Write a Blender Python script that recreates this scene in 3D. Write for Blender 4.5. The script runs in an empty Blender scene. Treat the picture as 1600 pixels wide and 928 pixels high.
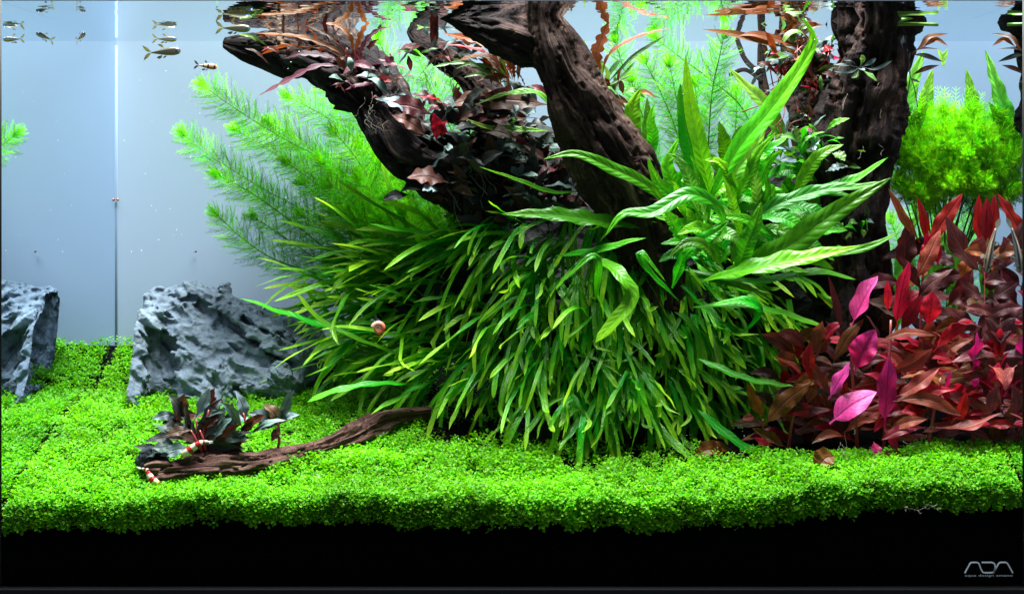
import bpy, math, random
import numpy as np
R = np.random.default_rng(7)
random.seed(7)
CM = 0.01
# ------------------------------------------------------------------ camera / world / light / exposure
D, ZC, K, VX, VY = 102.0, 23.9, 26.667, 800.0, 280.0      # camera distance from front glass (cm), height, px per cm, vanishing point
scene = bpy.context.scene
C = scene.collection
cam_d = bpy.data.cameras.new("camera"); cam = bpy.data.objects.new("camera", cam_d); C.objects.link(cam)
cam.location = (0, -D * CM, ZC * CM); cam.rotation_euler = (math.radians(90), 0, 0)
cam_d.sensor_width = 36; cam_d.lens = 61.2; cam_d.shift_y = -184 / 1600
cam_d.clip_start = 0.01; cam_d.clip_end = 50
scene.camera = cam
w = bpy.data.worlds.new("World"); scene.world = w; w.use_nodes = True
w.node_tree.nodes["Background"].inputs[0].default_value = (0.55, 0.65, 0.8, 1)
w.node_tree.nodes["Background"].inputs[1].default_value = 0.24
ld = bpy.data.lights.new("aquarium_lamp", 'AREA'); ld.shape = 'RECTANGLE'; ld.size = 0.56; ld.size_y = 0.34
ld.energy = 54.0; ld.color = (0.95, 1.0, 0.97)
lamp = bpy.data.objects.new("aquarium_lamp", ld); C.objects.link(lamp); lamp.location = (0.0, 0.10, 1.0)
scene.view_settings.view_transform = 'Standard'; scene.view_settings.look = 'None'
scene.view_settings.exposure = 0.0; scene.view_settings.gamma = 1.0
scene.cycles.caustics_reflective = True; scene.cycles.caustics_refractive = False
scene.cycles.max_bounces = 8; scene.cycles.diffuse_bounces = 3; scene.cycles.transparent_max_bounces = 12
scene.cycles.use_denoising = True; scene.cycles.sample_clamp_indirect = 6

# ------------------------------------------------------------------ small maths
def P(px, py, d):
    s = (D + d) / D
    return np.array([(px - VX) / K * s, d, ZC + (VY - py) / K * s])
def PX(n, d):                       # n photo pixels at depth d, in cm
    return n / K * (D + d) / D
def nz(v): return v / max(np.linalg.norm(v), 1e-9)
def nzr(v): return v / np.maximum(np.linalg.norm(v, axis=-1, keepdims=True), 1e-9)
def smooth(a, b, x):
    t = np.clip((x - a) / (b - a), 0, 1); return t * t * (3 - 2 * t)
def hsh(i, j, k, seed):
    h = (i.astype(np.uint32) * np.uint32(374761393) + j.astype(np.uint32) * np.uint32(668265263)
         + k.astype(np.uint32) * np.uint32(2147483647) + np.uint32(seed * 974634777 & 0xffffffff))
    h = (h ^ (h >> np.uint32(13))) * np.uint32(1274126177)
    h = (h ^ (h >> np.uint32(15))) * np.uint32(2246822519)
    return ((h ^ (h >> np.uint32(16))) & np.uint32(0xffffff)).astype(np.float64) / 0xffffff
def vnoise(p, seed=0):
    f = np.floor(p); t = p - f; t = t * t * (3 - 2 * t); f = f.astype(np.int64)
    r = 0
    for a in (0, 1):
        for b in (0, 1):
            for c in (0, 1):
                wgt = (t[..., 0] if a else 1 - t[..., 0]) * (t[..., 1] if b else 1 - t[..., 1]) * (t[..., 2] if c else 1 - t[..., 2])
                r = r + wgt * hsh(f[..., 0] + a, f[..., 1] + b, f[..., 2] + c, seed)
    return r * 2 - 1
def fbm(p, o=4, seed=0):
    r, a = 0, 1.0
    for i in range(o):
        r = r + a * vnoise(p * 2.03 ** i + 17.3 * i, seed + i); a *= .5
    return r
def worley(p, seed=0):
    f = np.floor(p).astype(np.int64); best = np.full(p.shape[:-1], 9.0)
    for a in (-1, 0, 1):
        for b in (-1, 0, 1):
            for c in (-1, 0, 1):
                i, j, k = f[..., 0] + a, f[..., 1] + b, f[..., 2] + c
                q = np.stack([i + hsh(i, j, k, seed), j + hsh(i, j, k, seed + 1), k + hsh(i, j, k, seed + 2)], -1)
                best = np.minimum(best, ((q - p) ** 2).sum(-1))
    return np.sqrt(best)
def spline(pts, n):
    pts = np.asarray(pts, float)
    if len(pts) == 2:
        t = np.linspace(0, 1, n)[:, None]; return pts[0] * (1 - t) + pts[1] * t
    k = len(pts); ext = np.vstack([2 * pts[0] - pts[1], pts, 2 * pts[-1] - pts[-2]])
    L = np.concatenate([[0], np.cumsum(np.linalg.norm(np.diff(pts[:, :3], axis=0), axis=1))]); L /= L[-1]
    t = np.interp(np.linspace(0, 1, n), L, np.arange(k)); i = np.minimum(t.astype(int), k - 2); u = (t - i)[:, None]
    p0, p1, p2, p3 = ext[i], ext[i + 1], ext[i + 2], ext[i + 3]
    return .5 * (2 * p1 + (p2 - p0) * u + (2 * p0 - 5 * p1 + 4 * p2 - p3) * u ** 2 + (3 * p1 - p0 - 3 * p2 + p3) * u ** 3)

# ------------------------------------------------------------------ object helpers
def mk_mesh(name, v, f, uv=None, rnd=None, sm=True):
    v = np.asarray(v, np.float32); f = np.asarray(f, np.int32); k = f.shape[1]
    me = bpy.data.meshes.new(name)
    me.vertices.add(len(v)); me.vertices.foreach_set("co", (v * CM).astype(np.float32).ravel())
    me.loops.add(f.size); me.loops.foreach_set("vertex_index", f.ravel())
    me.polygons.add(len(f)); me.polygons.foreach_set("loop_start", np.arange(0, f.size, k, dtype=np.int32))
    me.update(calc_edges=True)
    me.polygons.foreach_set("use_smooth", np.full(len(f), sm))
    if uv is not None:
        me.uv_layers.new(name="UVMap").data.foreach_set("uv", np.asarray(uv, np.float32)[f.ravel()].ravel())
    if rnd is not None:
        a = me.attributes.new("rnd", 'FLOAT', 'POINT')
        a.data.foreach_set("value", np.broadcast_to(np.asarray(rnd, np.float32), (len(v),)).astype(np.float32).copy())
    me.validate(); me.update()
    return me
def obj(name, me, mat, parent=None):
    o = bpy.data.objects.new(name, me); C.objects.link(o)
    for m in (mat if isinstance(mat, (list, tuple)) else [mat]): me.materials.append(m)
    if parent is not None: o.parent = parent
    return o
def tag(o, label=None, cat=None, group=None, kind=None):
    if label: o["label"] = label
    if cat: o["category"] = cat
    if group: o["group"] = group
    if kind: o["kind"] = kind
    return o
def thing(name, label, cat, loc, group=None):
    o = bpy.data.objects.new(name, None); C.objects.link(o); o.empty_display_size = .01
    o.location = tuple(np.asarray(loc, float) * CM); o["org"] = [float(x) for x in loc]
    return tag(o, label, cat, group)
def org(t): 
    while t is not None and "org" not in t: t = t.parent
    return np.array(t["org"][:]) if t is not None else np.zeros(3)
def part(name, g, mat, parent, sm=True, kind=None):      # g = (verts, faces, uv[, rnd]) in tank cm
    v, f, uv = g[:3]; rnd = g[3] if len(g) > 3 else float(R.random())
    o = obj(name, mk_mesh(name, np.asarray(v) - org(parent), f, uv, rnd, sm), mat, parent)
    if kind: o["kind"] = kind
    return o
def join(gs):
    V, F, U, N, o = [], [], [], [], 0
    for g in gs:
        V.append(g[0]); F.append(np.asarray(g[1]) + o); U.append(g[2]); o += len(g[0])
        N.append(np.full(len(g[0]), g[3] if len(g) > 3 else R.random()))
    return np.vstack(V), np.vstack(F), np.vstack(U), np.concatenate(N)
def box(a, b):
    x0, y0, z0 = a; x1, y1, z1 = b
    v = [(x0, y0, z0), (x1, y0, z0), (x1, y1, z0), (x0, y1, z0), (x0, y0, z1), (x1, y0, z1), (x1, y1, z1), (x0, y1, z1)]
    f = [(0, 3, 2, 1), (4, 5, 6, 7), (0, 1, 5, 4), (1, 2, 6, 5), (2, 3, 7, 6), (3, 0, 4, 7)]
    return np.array(v, float), np.array(f), np.zeros((8, 2))
def tube(pts, r, k=8, uvlen=1.0, cap=True):
    pts = np.asarray(pts, float); n = len(pts); r = np.broadcast_to(r, (n,))
    T = nzr(np.gradient(pts, axis=0)); ref = np.array([0.31, .2, .93]); out = []
    S = nzr(np.cross(T, ref)); B = np.cross(S, T)
    a = np.linspace(0, 2 * np.pi, k, endpoint=False)
    v = pts[:, None] + r[:, None, None] * (np.cos(a)[None, :, None] * S[:, None] + np.sin(a)[None, :, None] * B[:, None])
    i, j = np.meshgrid(np.arange(n - 1), np.arange(k), indexing='ij')
    f = np.stack([i * k + j, i * k + (j + 1) % k, (i + 1) * k + (j + 1) % k, (i + 1) * k + j], -1).reshape(-1, 4)
    uv = np.stack(np.meshgrid(np.linspace(0, uvlen, n), a / 6.2832, indexing='ij')[::-1], -1).reshape(-1, 2)
    v = v.reshape(-1, 3)
    if cap:
        c0, c1 = len(v), len(v) + 1
        v = np.vstack([v, pts[0], pts[-1]]); uv = np.vstack([uv, [0, 0], [0, uvlen]])
        j = np.arange(0, k, 1)
        f = np.vstack([f, np.stack([np.full(k, c0), (j + 1) % k, j, np.full(k, c0)], -1)[:, [0, 1, 2, 0]] if False else np.zeros((0, 4), int)])
        r0 = np.stack([np.full(k // 2, c0), (2 * np.arange(k // 2) + 2) % k, 2 * np.arange(k // 2) + 1, 2 * np.arange(k // 2)], -1)
        b = (n - 1) * k
        r1 = np.stack([np.full(k // 2, c1), b + 2 * np.arange(k // 2), b + 2 * np.arange(k // 2) + 1, b + (2 * np.arange(k // 2) + 2) % k], -1)
        f = np.vstack([f, r0, r1])
    return v, f, uv
def sticks(p0, p1, r0, r1):          # many 3-sided needles
    T = nzr(p1 - p0); S = nzr(np.cross(T, np.array([.37, .21, .9]))); B = np.cross(T, S); n = len(p0)
    r0 = np.broadcast_to(r0, (n,))[:, None]; r1 = np.broadcast_to(r1, (n,))[:, None]
    V = []
    for q, rr in ((p0, r0), (p1, r1)):
        for a in (0, 2.094, 4.189): V.append(q + rr * (math.cos(a) * S + math.sin(a) * B))
    v = np.stack(V, 1).reshape(-1, 3); b = np.arange(n)[:, None, None] * 6
    f = (b + np.array([[0, 1, 4, 3], [1, 2, 5, 4], [2, 0, 3, 5]])[None]).reshape(-1, 4)
    return v, f
def ball(c, r, nu=10, nv=7):
    a = np.linspace(0, np.pi, nv); pts = np.asarray(c) + np.stack([0 * a, 0 * a, -np.cos(a)], -1) * np.asarray(r)[..., None].reshape(-1)[-1]
    rr = np.sin(a) + 1e-4; r = np.broadcast_to(np.asarray(r, float), (3,))
    b = np.linspace(0, 2 * np.pi, nu, endpoint=False)
    v = np.stack([np.outer(rr, np.cos(b)), np.outer(rr, np.sin(b)), np.outer(-np.cos(a), np.ones(nu))], -1) * r + np.asarray(c)
    i, j = np.meshgrid(np.arange(nv - 1), np.arange(nu), indexing='ij')
    f = np.stack([i * nu + j, i * nu + (j + 1) % nu, (i + 1) * nu + (j + 1) % nu, (i + 1) * nu + j], -1).reshape(-1, 4)
    return v.reshape(-1, 3), f, np.zeros((nu * nv, 2))

# leaf outlines: half width along the leaf, 0..1
def prof(kind, t):
    if kind == 'strap':  return np.clip(t / .16, 0, 1) ** .8 * np.clip((1 - t) / .14, 0, 1) ** .5 * (.82 + .18 * np.sin(np.pi * t))
    if kind == 'fern':   return np.clip((t - .0) / .3, .12, 1) ** .8 * np.clip((1 - t) / .45, 0, 1) ** .7
    if kind == 'ovate':  return np.maximum(.07 * (t < .3), np.sin(np.pi * np.clip((t - .12) / .88, 0, 1) ** .85) ** .85)
    if kind == 'lance':  return np.maximum(.08 * (t < .3), np.sin(np.pi * np.clip((t - .08) / .92, 0, 1) ** .95) ** 1.05)
    if kind == 'spoon':  return np.maximum(.12 * (t < .4), np.sin(np.pi * np.clip((t - .2) / .8, 0, 1) ** 1.15) ** .7)
    if kind == 'lobed':
        b = np.maximum(.1 * (t < .2), np.sin(np.pi * np.clip((t - .1) / .9, 0, 1)) ** .7)
        return b * (.3 + .7 * np.abs(np.sin(t * np.pi * 6.5)) ** .8)
    return np.sin(np.pi * t)
def ribbon(ctrl, hw, nrm, kind='strap', n=12, m=5, fold=.25, wave=0.0, wf=5.0, twist=0.0, curl=0.0, bump=0.0):
    c = spline(ctrl, n + 1); t = np.linspace(0, 1, n + 1)
    T = nzr(np.gradient(c, axis=0)); nrm = np.broadcast_to(np.asarray(nrm, float), c.shape)
    S = nzr(np.cross(T, nrm)); N = np.cross(S, T)
    a = (twist * (t - .3))[:, None]
    S, N = S * np.cos(a) + N * np.sin(a), N * np.cos(a) - S * np.sin(a)
    wd = prof(kind, t) * hw; u = np.linspace(-1, 1, m); ph = R.random(2) * 6.28
    v = np.zeros((n + 1, m, 3))
    for q in range(m):
        uu = u[q]
        lift = fold * abs(uu) * wd - curl * uu * uu * wd + wave * uu * uu * hw * np.sin(wf * 6.283 * t + ph[0 if uu < 0 else 1]) * np.clip(wd / hw, 0, 1)
        if bump: lift = lift + bump * hw * np.abs(np.sin(wf * 1.7 * 6.283 * t)) * (abs(abs(uu) - .5) < .3)
        v[:, q] = c + S * (uu * wd)[:, None] + N * lift[:, None]
    i, j = np.meshgrid(np.arange(n), np.arange(m - 1), indexing='ij')
    f = np.stack([i * m + j, i * m + j + 1, (i + 1) * m + j + 1, (i + 1) * m + j], -1).reshape(-1, 4)
    tt, uu = np.meshgrid(t, u * .5 + .5, indexing='ij')
    return v.reshape(-1, 3), f, np.stack([uu, tt], -1).reshape(-1, 2)
def rj(s=1.0): return R.normal(0, s, 3)
TOCAM = np.array([0, -1.0, .25]); UP = np.array([0, 0, 1.0])

# ------------------------------------------------------------------ materials
class NT:
    def __init__(s, name):
        s.m = bpy.data.materials.new(name); s.m.use_nodes = True; s.t = s.m.node_tree; s.t.nodes.clear()
        s.out = s.n('ShaderNodeOutputMaterial')
    def n(s, typ, **kw):
        x = s.t.nodes.new(typ)
        for k, v in kw.items(): setattr(x, k, v)
        return x
    def l(s, a, b): s.t.links.new(a, b)
    def set(s, node, i, v):
        if hasattr(v, 'is_linked'): s.l(v, node.inputs[i])
        elif isinstance(v, tuple) and len(v) == 3 and node.inputs[i].type == 'RGBA': node.inputs[i].default_value = (*v, 1)
        else: node.inputs[i].default_value = v
    def math(s, op, a, b=None, c=None):
        x = s.n('ShaderNodeMath', operation=op); s.set(x, 0, a)
        if b is not None: s.set(x, 1, b)
        if c is not None: s.set(x, 2, c)
        return x.outputs[0]
    def mix(s, f, a, b, mode='MIX'):
        x = s.n('ShaderNodeMix', data_type='RGBA', blend_type=mode); s.set(x, 0, f); s.set(x, 6, a); s.set(x, 7, b); return x.outputs[2]
    def ramp(s, f, stops, interp='LINEAR'):
        x = s.n('ShaderNodeValToRGB'); s.l(f, x.inputs[0]); x.color_ramp.interpolation = interp; e = x.color_ramp.elements
        while len(e) < len(stops): e.new(.5)
        for q, (p, c) in zip(e, stops): q.position = p; q.color = (*c, 1)
        return x.outputs[0]
    def noise(s, scale, detail=4, vec=None, rough=.55):
        x = s.n('ShaderNodeTexNoise'); x.inputs['Scale'].default_value = scale; x.inputs['Detail'].default_value = detail; x.inputs['Roughness'].default_value = rough
        if vec is None: vec = s.n('ShaderNodeTexCoord').outputs['Object']
        s.l(vec, x.inputs['Vector']); return x.outputs[0]
    def bump(s, h, st, dist, nrm=None):
        x = s.n('ShaderNodeBump'); x.inputs['Strength'].default_value = st; x.inputs['Distance'].default_value = dist; s.l(h, x.inputs['Height'])
        if nrm: s.l(nrm, x.inputs['Normal'])
        return x.outputs[0]
    def pbr(s, col, rough=.5, spec=.5, nrm=None, **kw):
        x = s.n('ShaderNodeBsdfPrincipled'); s.set(x, 'Base Color', col); s.set(x, 'Roughness', rough); s.set(x, 'Specular IOR Level', spec)
        if nrm: s.l(nrm, x.inputs['Normal'])
        for k, v in kw.items(): s.set(x, k, v)
        return x.outputs[0]
    def done(s, sh): s.l(sh, s.out.inputs[0]); return s.m

def leafmat(name, base, tip, vein=None, trans=.35, rough=.35, spec=.4, fern=0, var=.35, tcol=None, tiptr=(.55, 1.0), mott=.3, back=None, hue=.05, lat=0, fst=.28):
    t = NT(name); uv = t.n('ShaderNodeUVMap'); sp = t.n('ShaderNodeSeparateXYZ'); t.l(uv.outputs[0], sp.inputs[0]); U, V = sp.outputs[0], sp.outputs[1]
    rn = t.n('ShaderNodeAttribute', attribute_name="rnd").outputs['Fac']
    nse = t.noise(140, 4)
    vv = t.math('ADD', V, t.math('MULTIPLY', t.math('SUBTRACT', nse, .5), .35))
    vv = t.math('ADD', vv, t.math('MULTIPLY', t.math('SUBTRACT', rn, .5), .35))
    col = t.ramp(vv, [(0, base), (tiptr[0], base), (tiptr[1], tip)])
    au = t.math('MULTIPLY', t.math('ABSOLUTE', t.math('SUBTRACT', U, .5)), 2.0)
    rib = t.math('SUBTRACT', 1.0, t.math('SMOOTHSTEP' if False else 'MINIMUM', t.math('DIVIDE', au, .13), 1.0))
    if vein: col = t.mix(t.math('MULTIPLY', rib, .75), col, vein)
    if lat:
        ph = t.math('ADD', t.math('ADD', t.math('MULTIPLY', V, float(lat)), t.math('MULTIPLY', au, -7.0)), t.math('MULTIPLY', nse, 2.0))
        ln_ = t.math('MULTIPLY', t.math('POWER', t.math('ABSOLUTE', t.math('SINE', ph)), 14.0), .45)
        col = t.mix(ln_, col, vein)
        col = t.mix(t.math('MULTIPLY', t.ramp(t.noise(75, 5, None, .7), [(.52, (0, 0, 0)), (.72, (1, 1, 1))]), .5), col, vein)
    k = t.math('ADD', t.math('MULTIPLY', rn, var * 2), 1 - var)
    k = t.math('MULTIPLY', k, t.math('ADD', t.math('MULTIPLY', t.noise(420, 3), mott * 2), 1 - mott))
    hs = t.n('ShaderNodeHueSaturation'); t.l(col, hs.inputs['Color']); t.l(k, hs.inputs['Value'])
    t.l(t.math('ADD', t.math('MULTIPLY', t.math('FRACT', t.math('MULTIPLY', rn, 7.31)), hue), .5 - hue / 2), hs.inputs['Hue'])
    col = hs.outputs[0]
    if back:
        col = t.mix(t.n('ShaderNodeNewGeometry').outputs['Backfacing'], col, t.mix(.5, back, col))
    h = t.math('MULTIPLY', rib, -.6)
    if fern:
        side = t.math('MULTIPLY', t.math('MULTIPLY', au, t.math('SUBTRACT', 1.0, au)), 4.0)
        wv = t.math('ABSOLUTE', t.math('SINE', t.math('ADD', t.math('MULTIPLY', V, float(fern)), t.math('MULTIPLY', au, -4.0))))
        h = t.math('ADD', h, t.math('MULTIPLY', wv, side))
    h = t.math('ADD', h, t.math('MULTIPLY', t.noise(600, 2), .4))
    nr = t.bump(h, fst if fern else .4, .0012)
    p = t.pbr(col, rough, spec, nr)
    tr = t.n('ShaderNodeBsdfTranslucent'); t.l(t.mix(1.0, col, tcol or (1.25, 1.15, .6), 'MULTIPLY'), tr.inputs[0]); t.l(nr, tr.inputs[1])
    mx = t.n('ShaderNodeMixShader'); mx.inputs[0].default_value = trans; t.l(p, mx.inputs[1]); t.l(tr.outputs[0], mx.inputs[2])
    return t.done(mx.outputs[0])
def plain(name, col, rough=.5, spec=.5, **kw):
    t = NT(name); return t.done(t.pbr(col, rough, spec, None, **kw))
def stripes(name, stops, rough=.45, interp='CONSTANT', axis=1, spec=.3, **kw):
    t = NT(name); uv = t.n('ShaderNodeUVMap'); sp = t.n('ShaderNodeSeparateXYZ'); t.l(uv.outputs[0], sp.inputs[0])
    f = t.math('ADD', sp.outputs[axis], t.math('MULTIPLY', t.math('SUBTRACT', t.noise(500, 3), .5), .09))
    return t.done(t.pbr(t.ramp(f, stops, interp), rough, spec, None, **kw))

M = {}
M['carpet'] = leafmat('carpet_leaf', (.12, .44, .005), (.25, .63, .010), None, .42, .42, .25, var=.45, mott=.1, hue=.035)
M['stem'] = leafmat('green_stem', (.10, .22, .02), (.14, .35, .03), None, .1)
M['needle_fern'] = leafmat('needle_fern_leaf', (.050, .34, .005), (.38, .76, .03), (.13, .48, .02), .46, .36, .35, fern=44, var=.4)
M['broad_fern'] = leafmat('broad_fern_leaf', (.045, .30, .005), (.16, .52, .012), (.10, .38, .02), .42, .34, .35, fern=52, fst=.25, var=.35)
M['pale_fern'] = leafmat('pale_fern_leaf', (.10, .34, .03), (.28, .55, .07), (.2, .45, .1), .45, .35, .4, fern=45)
M['feather'] = leafmat('feather_leaf', (.19, .58, .02), (.33, .72, .025), None, .6, .5, .15, var=.4, mott=.05)
M['feather_lifted'] = leafmat('lifted_feather_leaf', (.27, .70, .02), (.46, .84, .03), None, .6, .5, .15, var=.3, mott=.05)  # brighter copy of the feather green, colour lifted against shade inside the ball
M['magenta'] = leafmat('magenta_leaf', (.46, .010, .10), (.66, .045, .28), (.20, .005, .06), .4, .42, .3, var=.3, tcol=(1.2, .7, 1.0), hue=.02, lat=26)
M['pink'] = leafmat('pink_leaf', (.64, .045, .25), (.78, .12, .44), (.26, .01, .12), .35, .4, .35, var=.12, tcol=(1.2, .7, 1.0), hue=.02, lat=26)
M['crimson'] = leafmat('crimson_leaf', (.34, .008, .018), (.50, .014, .05), (.10, .003, .008), .4, .42, .3, var=.4, tcol=(1.2, .7, .8), hue=.015, lat=26)
M['salmon'] = leafmat('salmon_leaf', (.27, .048, .026), (.38, .080, .065), (.36, .12, .08), .35, .45, .3, var=.45, tcol=(1.2, .8, .7), back=(.2, .03, .03), hue=.02, lat=26)
M['rust'] = leafmat('rust_leaf', (.17, .050, .010), (.24, .060, .016), (.09, .025, .008), .35, .45, .3, var=.45, tcol=(1.2, .8, .6), hue=.02, lat=26)
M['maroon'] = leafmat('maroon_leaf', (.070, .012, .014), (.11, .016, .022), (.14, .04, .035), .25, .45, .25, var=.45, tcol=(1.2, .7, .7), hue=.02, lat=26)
M['slate'] = leafmat('slate_leaf', (.060, .098, .088), (.12, .18, .175), (.03, .045, .04), .12, .45, .25, var=.45, tcol=(1, .9, .7))
M['silver'] = leafmat('silver_leaf', (.13, .18, .20), (.20, .26, .29), (.07, .09, .10), .1, .4, .4, var=.35, tcol=(1, .9, .8))
M['dark_leaf'] = leafmat('dark_leaf', (.020, .022, .020), (.035, .045, .04), (.05, .03, .03), .12, .45, .25, var=.5, tcol=(1, .8, .6))
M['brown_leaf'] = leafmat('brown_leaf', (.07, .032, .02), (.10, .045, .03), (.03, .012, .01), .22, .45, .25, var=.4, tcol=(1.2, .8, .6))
M['orange'] = leafmat('orange_leaf', (.20, .058, .013), (.28, .080, .018), (.16, .04, .015), .4, .45, .3, var=.35, tcol=(1.2, .85, .5), hue=.02)
M['purple'] = leafmat('purple_leaf', (.075, .022, .038), (.13, .042, .06), (.22, .09, .10), .3, .45, .3, var=.45, tcol=(1.1, .8, .9), hue=.02)
M['olive'] = leafmat('olive_leaf', (.07, .17, .035), (.13, .26, .06), (.1, .2, .06), .35, .35, .5, var=.35)
M['red_stem'] = plain('red_stem', (.30, .045, .05), .4)
M['thread'] = plain('root_thread', (.24, .22, .18), .6)
M['dark_thread'] = plain('dark_root', (.05, .04, .035), .7)

def woodmat(name, dark, mid, light, lo, hi, top=None):
    t = NT(name); tc = t.n('ShaderNodeTexCoord').outputs['Object']
    uv = t.n('ShaderNodeUVMap'); mp = t.n('ShaderNodeMapping'); t.l(uv.outputs[0], mp.inputs[0]); mp.inputs['Scale'].default_value = (14, 2.0, 1)
    wn = t.n('ShaderNodeTexNoise'); wn.inputs['Scale'].default_value = 45; t.l(tc, wn.inputs['Vector'])
    wv = t.n('ShaderNodeVectorMath', operation='MULTIPLY_ADD'); t.l(wn.outputs['Color'], wv.inputs[0]); wv.inputs[1].default_value = (1.6, .6, 0); t.l(mp.outputs[0], wv.inputs[2])
    n1 = t.noise(1.0, 7, wv.outputs[0], .68)
    mp2 = t.n('ShaderNodeMapping'); t.l(wv.outputs[0], mp2.inputs[0]); mp2.inputs['Scale'].default_value = (5, 1.6, 1)
    n2 = t.noise(1.0, 5, mp2.outputs[0], .65); n3 = t.noise(30, 5); n4 = t.noise(260, 4)
    f = t.math('ADD', t.math('MULTIPLY', n1, .50), t.math('ADD', t.math('MULTIPLY', n2, .22), t.math('ADD', t.math('MULTIPLY', n3, .32), t.math('MULTIPLY', n4, .12))))
    col = t.ramp(f, [(.38, dark), (lo, mid), (hi, light)])
    nr = t.bump(t.math('ADD', t.math('ADD', n2, n1), t.math('MULTIPLY', n4, .6)), .8, .003)
    return t.done(t.pbr(col, .75, .15, nr))
M['wood_dark'] = woodmat('driftwood_dark', (.005, .004, .005), (.021, .012, .013), (.17, .085, .065), .60, .81)
M['wood_mid'] = woodmat('driftwood_brown', (.010, .006, .006), (.046, .024, .020), (.32, .19, .145), .60, .79)
M['wood_tan'] = woodmat('driftwood_reddish', (.025, .010, .010), (.11, .048, .042), (.40, .24, .19), .54, .77)
M['wood_left'] = woodmat('driftwood_patchy', (.005, .004, .006), (.020, .013, .015), (.30, .19, .13), .61, .80)

def rockmat(name, a, b, c):
    t = NT(name); n1 = t.noise(22, 6); n2 = t.noise(110, 5, None, .65)
    geo = t.n('ShaderNodeNewGeometry').outputs['Pointiness']
    f = t.math('ADD', t.math('MULTIPLY', n1, .55), t.math('MULTIPLY', n2, .45))
    col = t.ramp(f, [(.33, a), (.52, b), (.68, c)])
    vo = t.n('ShaderNodeTexVoronoi'); vo.inputs['Scale'].default_value = 130; t.l(t.n('ShaderNodeTexCoord').outputs['Object'], vo.inputs['Vector'])
    nr = t.bump(t.math('ADD', n2, t.math('MULTIPLY', vo.outputs[0], .8)), 1.0, .003)
    return t.done(t.pbr(col, .75, .25, nr))
M['rock'] = rockmat('grey_stone', (.060, .080, .115), (.125, .160, .21), (.21, .255, .31))
M['filler_core'] = rockmat('shade_filler', (.004, .004, .004), (.009, .009, .009), (.022, .022, .02))  # near-black colour, lets the added cores pass for shade between leaves
M['black_rock'] = rockmat('black_stone', (.006, .008, .014), (.015, .018, .03), (.05, .06, .08))

def soilmat():
    t = NT('black_soil'); vo = t.n('ShaderNodeTexVoronoi'); vo.inputs['Scale'].default_value = 420; t.l(t.n('ShaderNodeTexCoord').outputs['Object'], vo.inputs['Vector'])
    return t.done(t.pbr(t.ramp(vo.outputs[0], [(0, (.004, .0035, .004)), (1, (.0012, .0012, .0012))]), .95, .03, t.bump(vo.outputs[0], .4, .001)))
M['soil'] = soilmat()
def tirmat(name, ior, tint, wob=0.0):       # a clear interface: Fresnel mirror (total reflection at grazing angles from the wet side), else see-through
    t = NT(name); fr = t.n('ShaderNodeFresnel'); fr.inputs[0].default_value = ior
    g = t.n('ShaderNodeBsdfGlossy'); g.inputs['Color'].default_value = (*tint, 1); g.inputs['Roughness'].default_value = 0.0
    tr = t.n('ShaderNodeBsdfTransparent'); mx = t.n('ShaderNodeMixShader')
    if wob:
        nr = t.bump(t.noise(26, 2), wob, .004); t.l(nr, g.inputs['Normal'])
    t.l(fr.outputs[0], mx.inputs[0]); t.l(tr.outputs[0], mx.inputs[1]); t.l(g.outputs[0], mx.inputs[2])
    return t.done(mx.outputs[0])
def clearmat():
    t = NT('clear_glass'); tr = t.n('ShaderNodeBsdfTransparent'); tr.inputs[0].default_value = (.975, .99, .985, 1); return t.done(tr.outputs[0])
M['clear'] = clearmat()
M['pane'] = tirmat('side_glass', 1 / 1.33, (.76, .85, .95))
M['water'] = tirmat('water_surface', 1.33, (.86, .91, .93), .12)
M['film'] = plain('frosted_white_film', (.225, .285, .385), .6, .2)
M['seam'] = plain('silicone', (.16, .21, .29), .5, .1)
M['black'] = plain('black_plastic', (.004, .004, .005), .5, .3)
M['print'] = plain('silver_print', (.42, .50, .52), .4, Emission_Strength=0.0) if False else plain('silver_print', (.85, .92, .95), .4)

# ------------------------------------------------------------------ the tank
HW, TD, WZ = 30.0, 30.0, 34.33
tank = thing('aquarium_tank', 'clear glass aquarium tank with a frosted white back pane', 'aquarium', (0, 15, 0))
part('front_pane', box((-HW, -.6, 0), (HW, -.002, 36)), M['clear'], tank, False)
part('back_pane', box((-HW, TD, 0), (HW, TD + .6, 36)), M['film'], tank, False)
for sgn in (-1, 1):
    g = box((min(sgn * HW, sgn * (HW + .6)), -.6, 0), (max(sgn * HW, sgn * (HW + .6)), TD + .6, 36))
    o = part('side_pane', g, [M['clear'], M['pane']], tank, False)
    for p in o.data.polygons: p.material_index = 1 if p.normal.x * sgn < -.5 else 0
part('bottom_pane', box((-HW - .6, -.6, -.8), (HW + .6, TD + .6, -.001)), M['black'], tank, False)
for sgn in (-1, 1):
    part('silicone_seam', tube([(sgn * 29.96, 29.96, 3), (sgn * 29.96, 29.96, 20), (sgn * 29.96, 29.96, 34)], .06, 8), M['seam'], tank)
    part('silicone_seam', tube([(sgn * 29.98, .02, 0.2), (sgn * 29.98, .02, 20), (sgn * 29.98, .02, 35)], .07, 8), M['black'], tank)
stand = thing('aquarium_stand', 'matte black stand edge under the glass tank', 'stand', (0, 15, -6))
part('top_board', box((-33, -1.2, -3.2), (33, 33, -.82)), M['black'], stand, False)
part('side_board', box((-32.5, -.6, -30), (32.5, 32.4, -3.25)), M['black'], stand, False)

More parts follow.
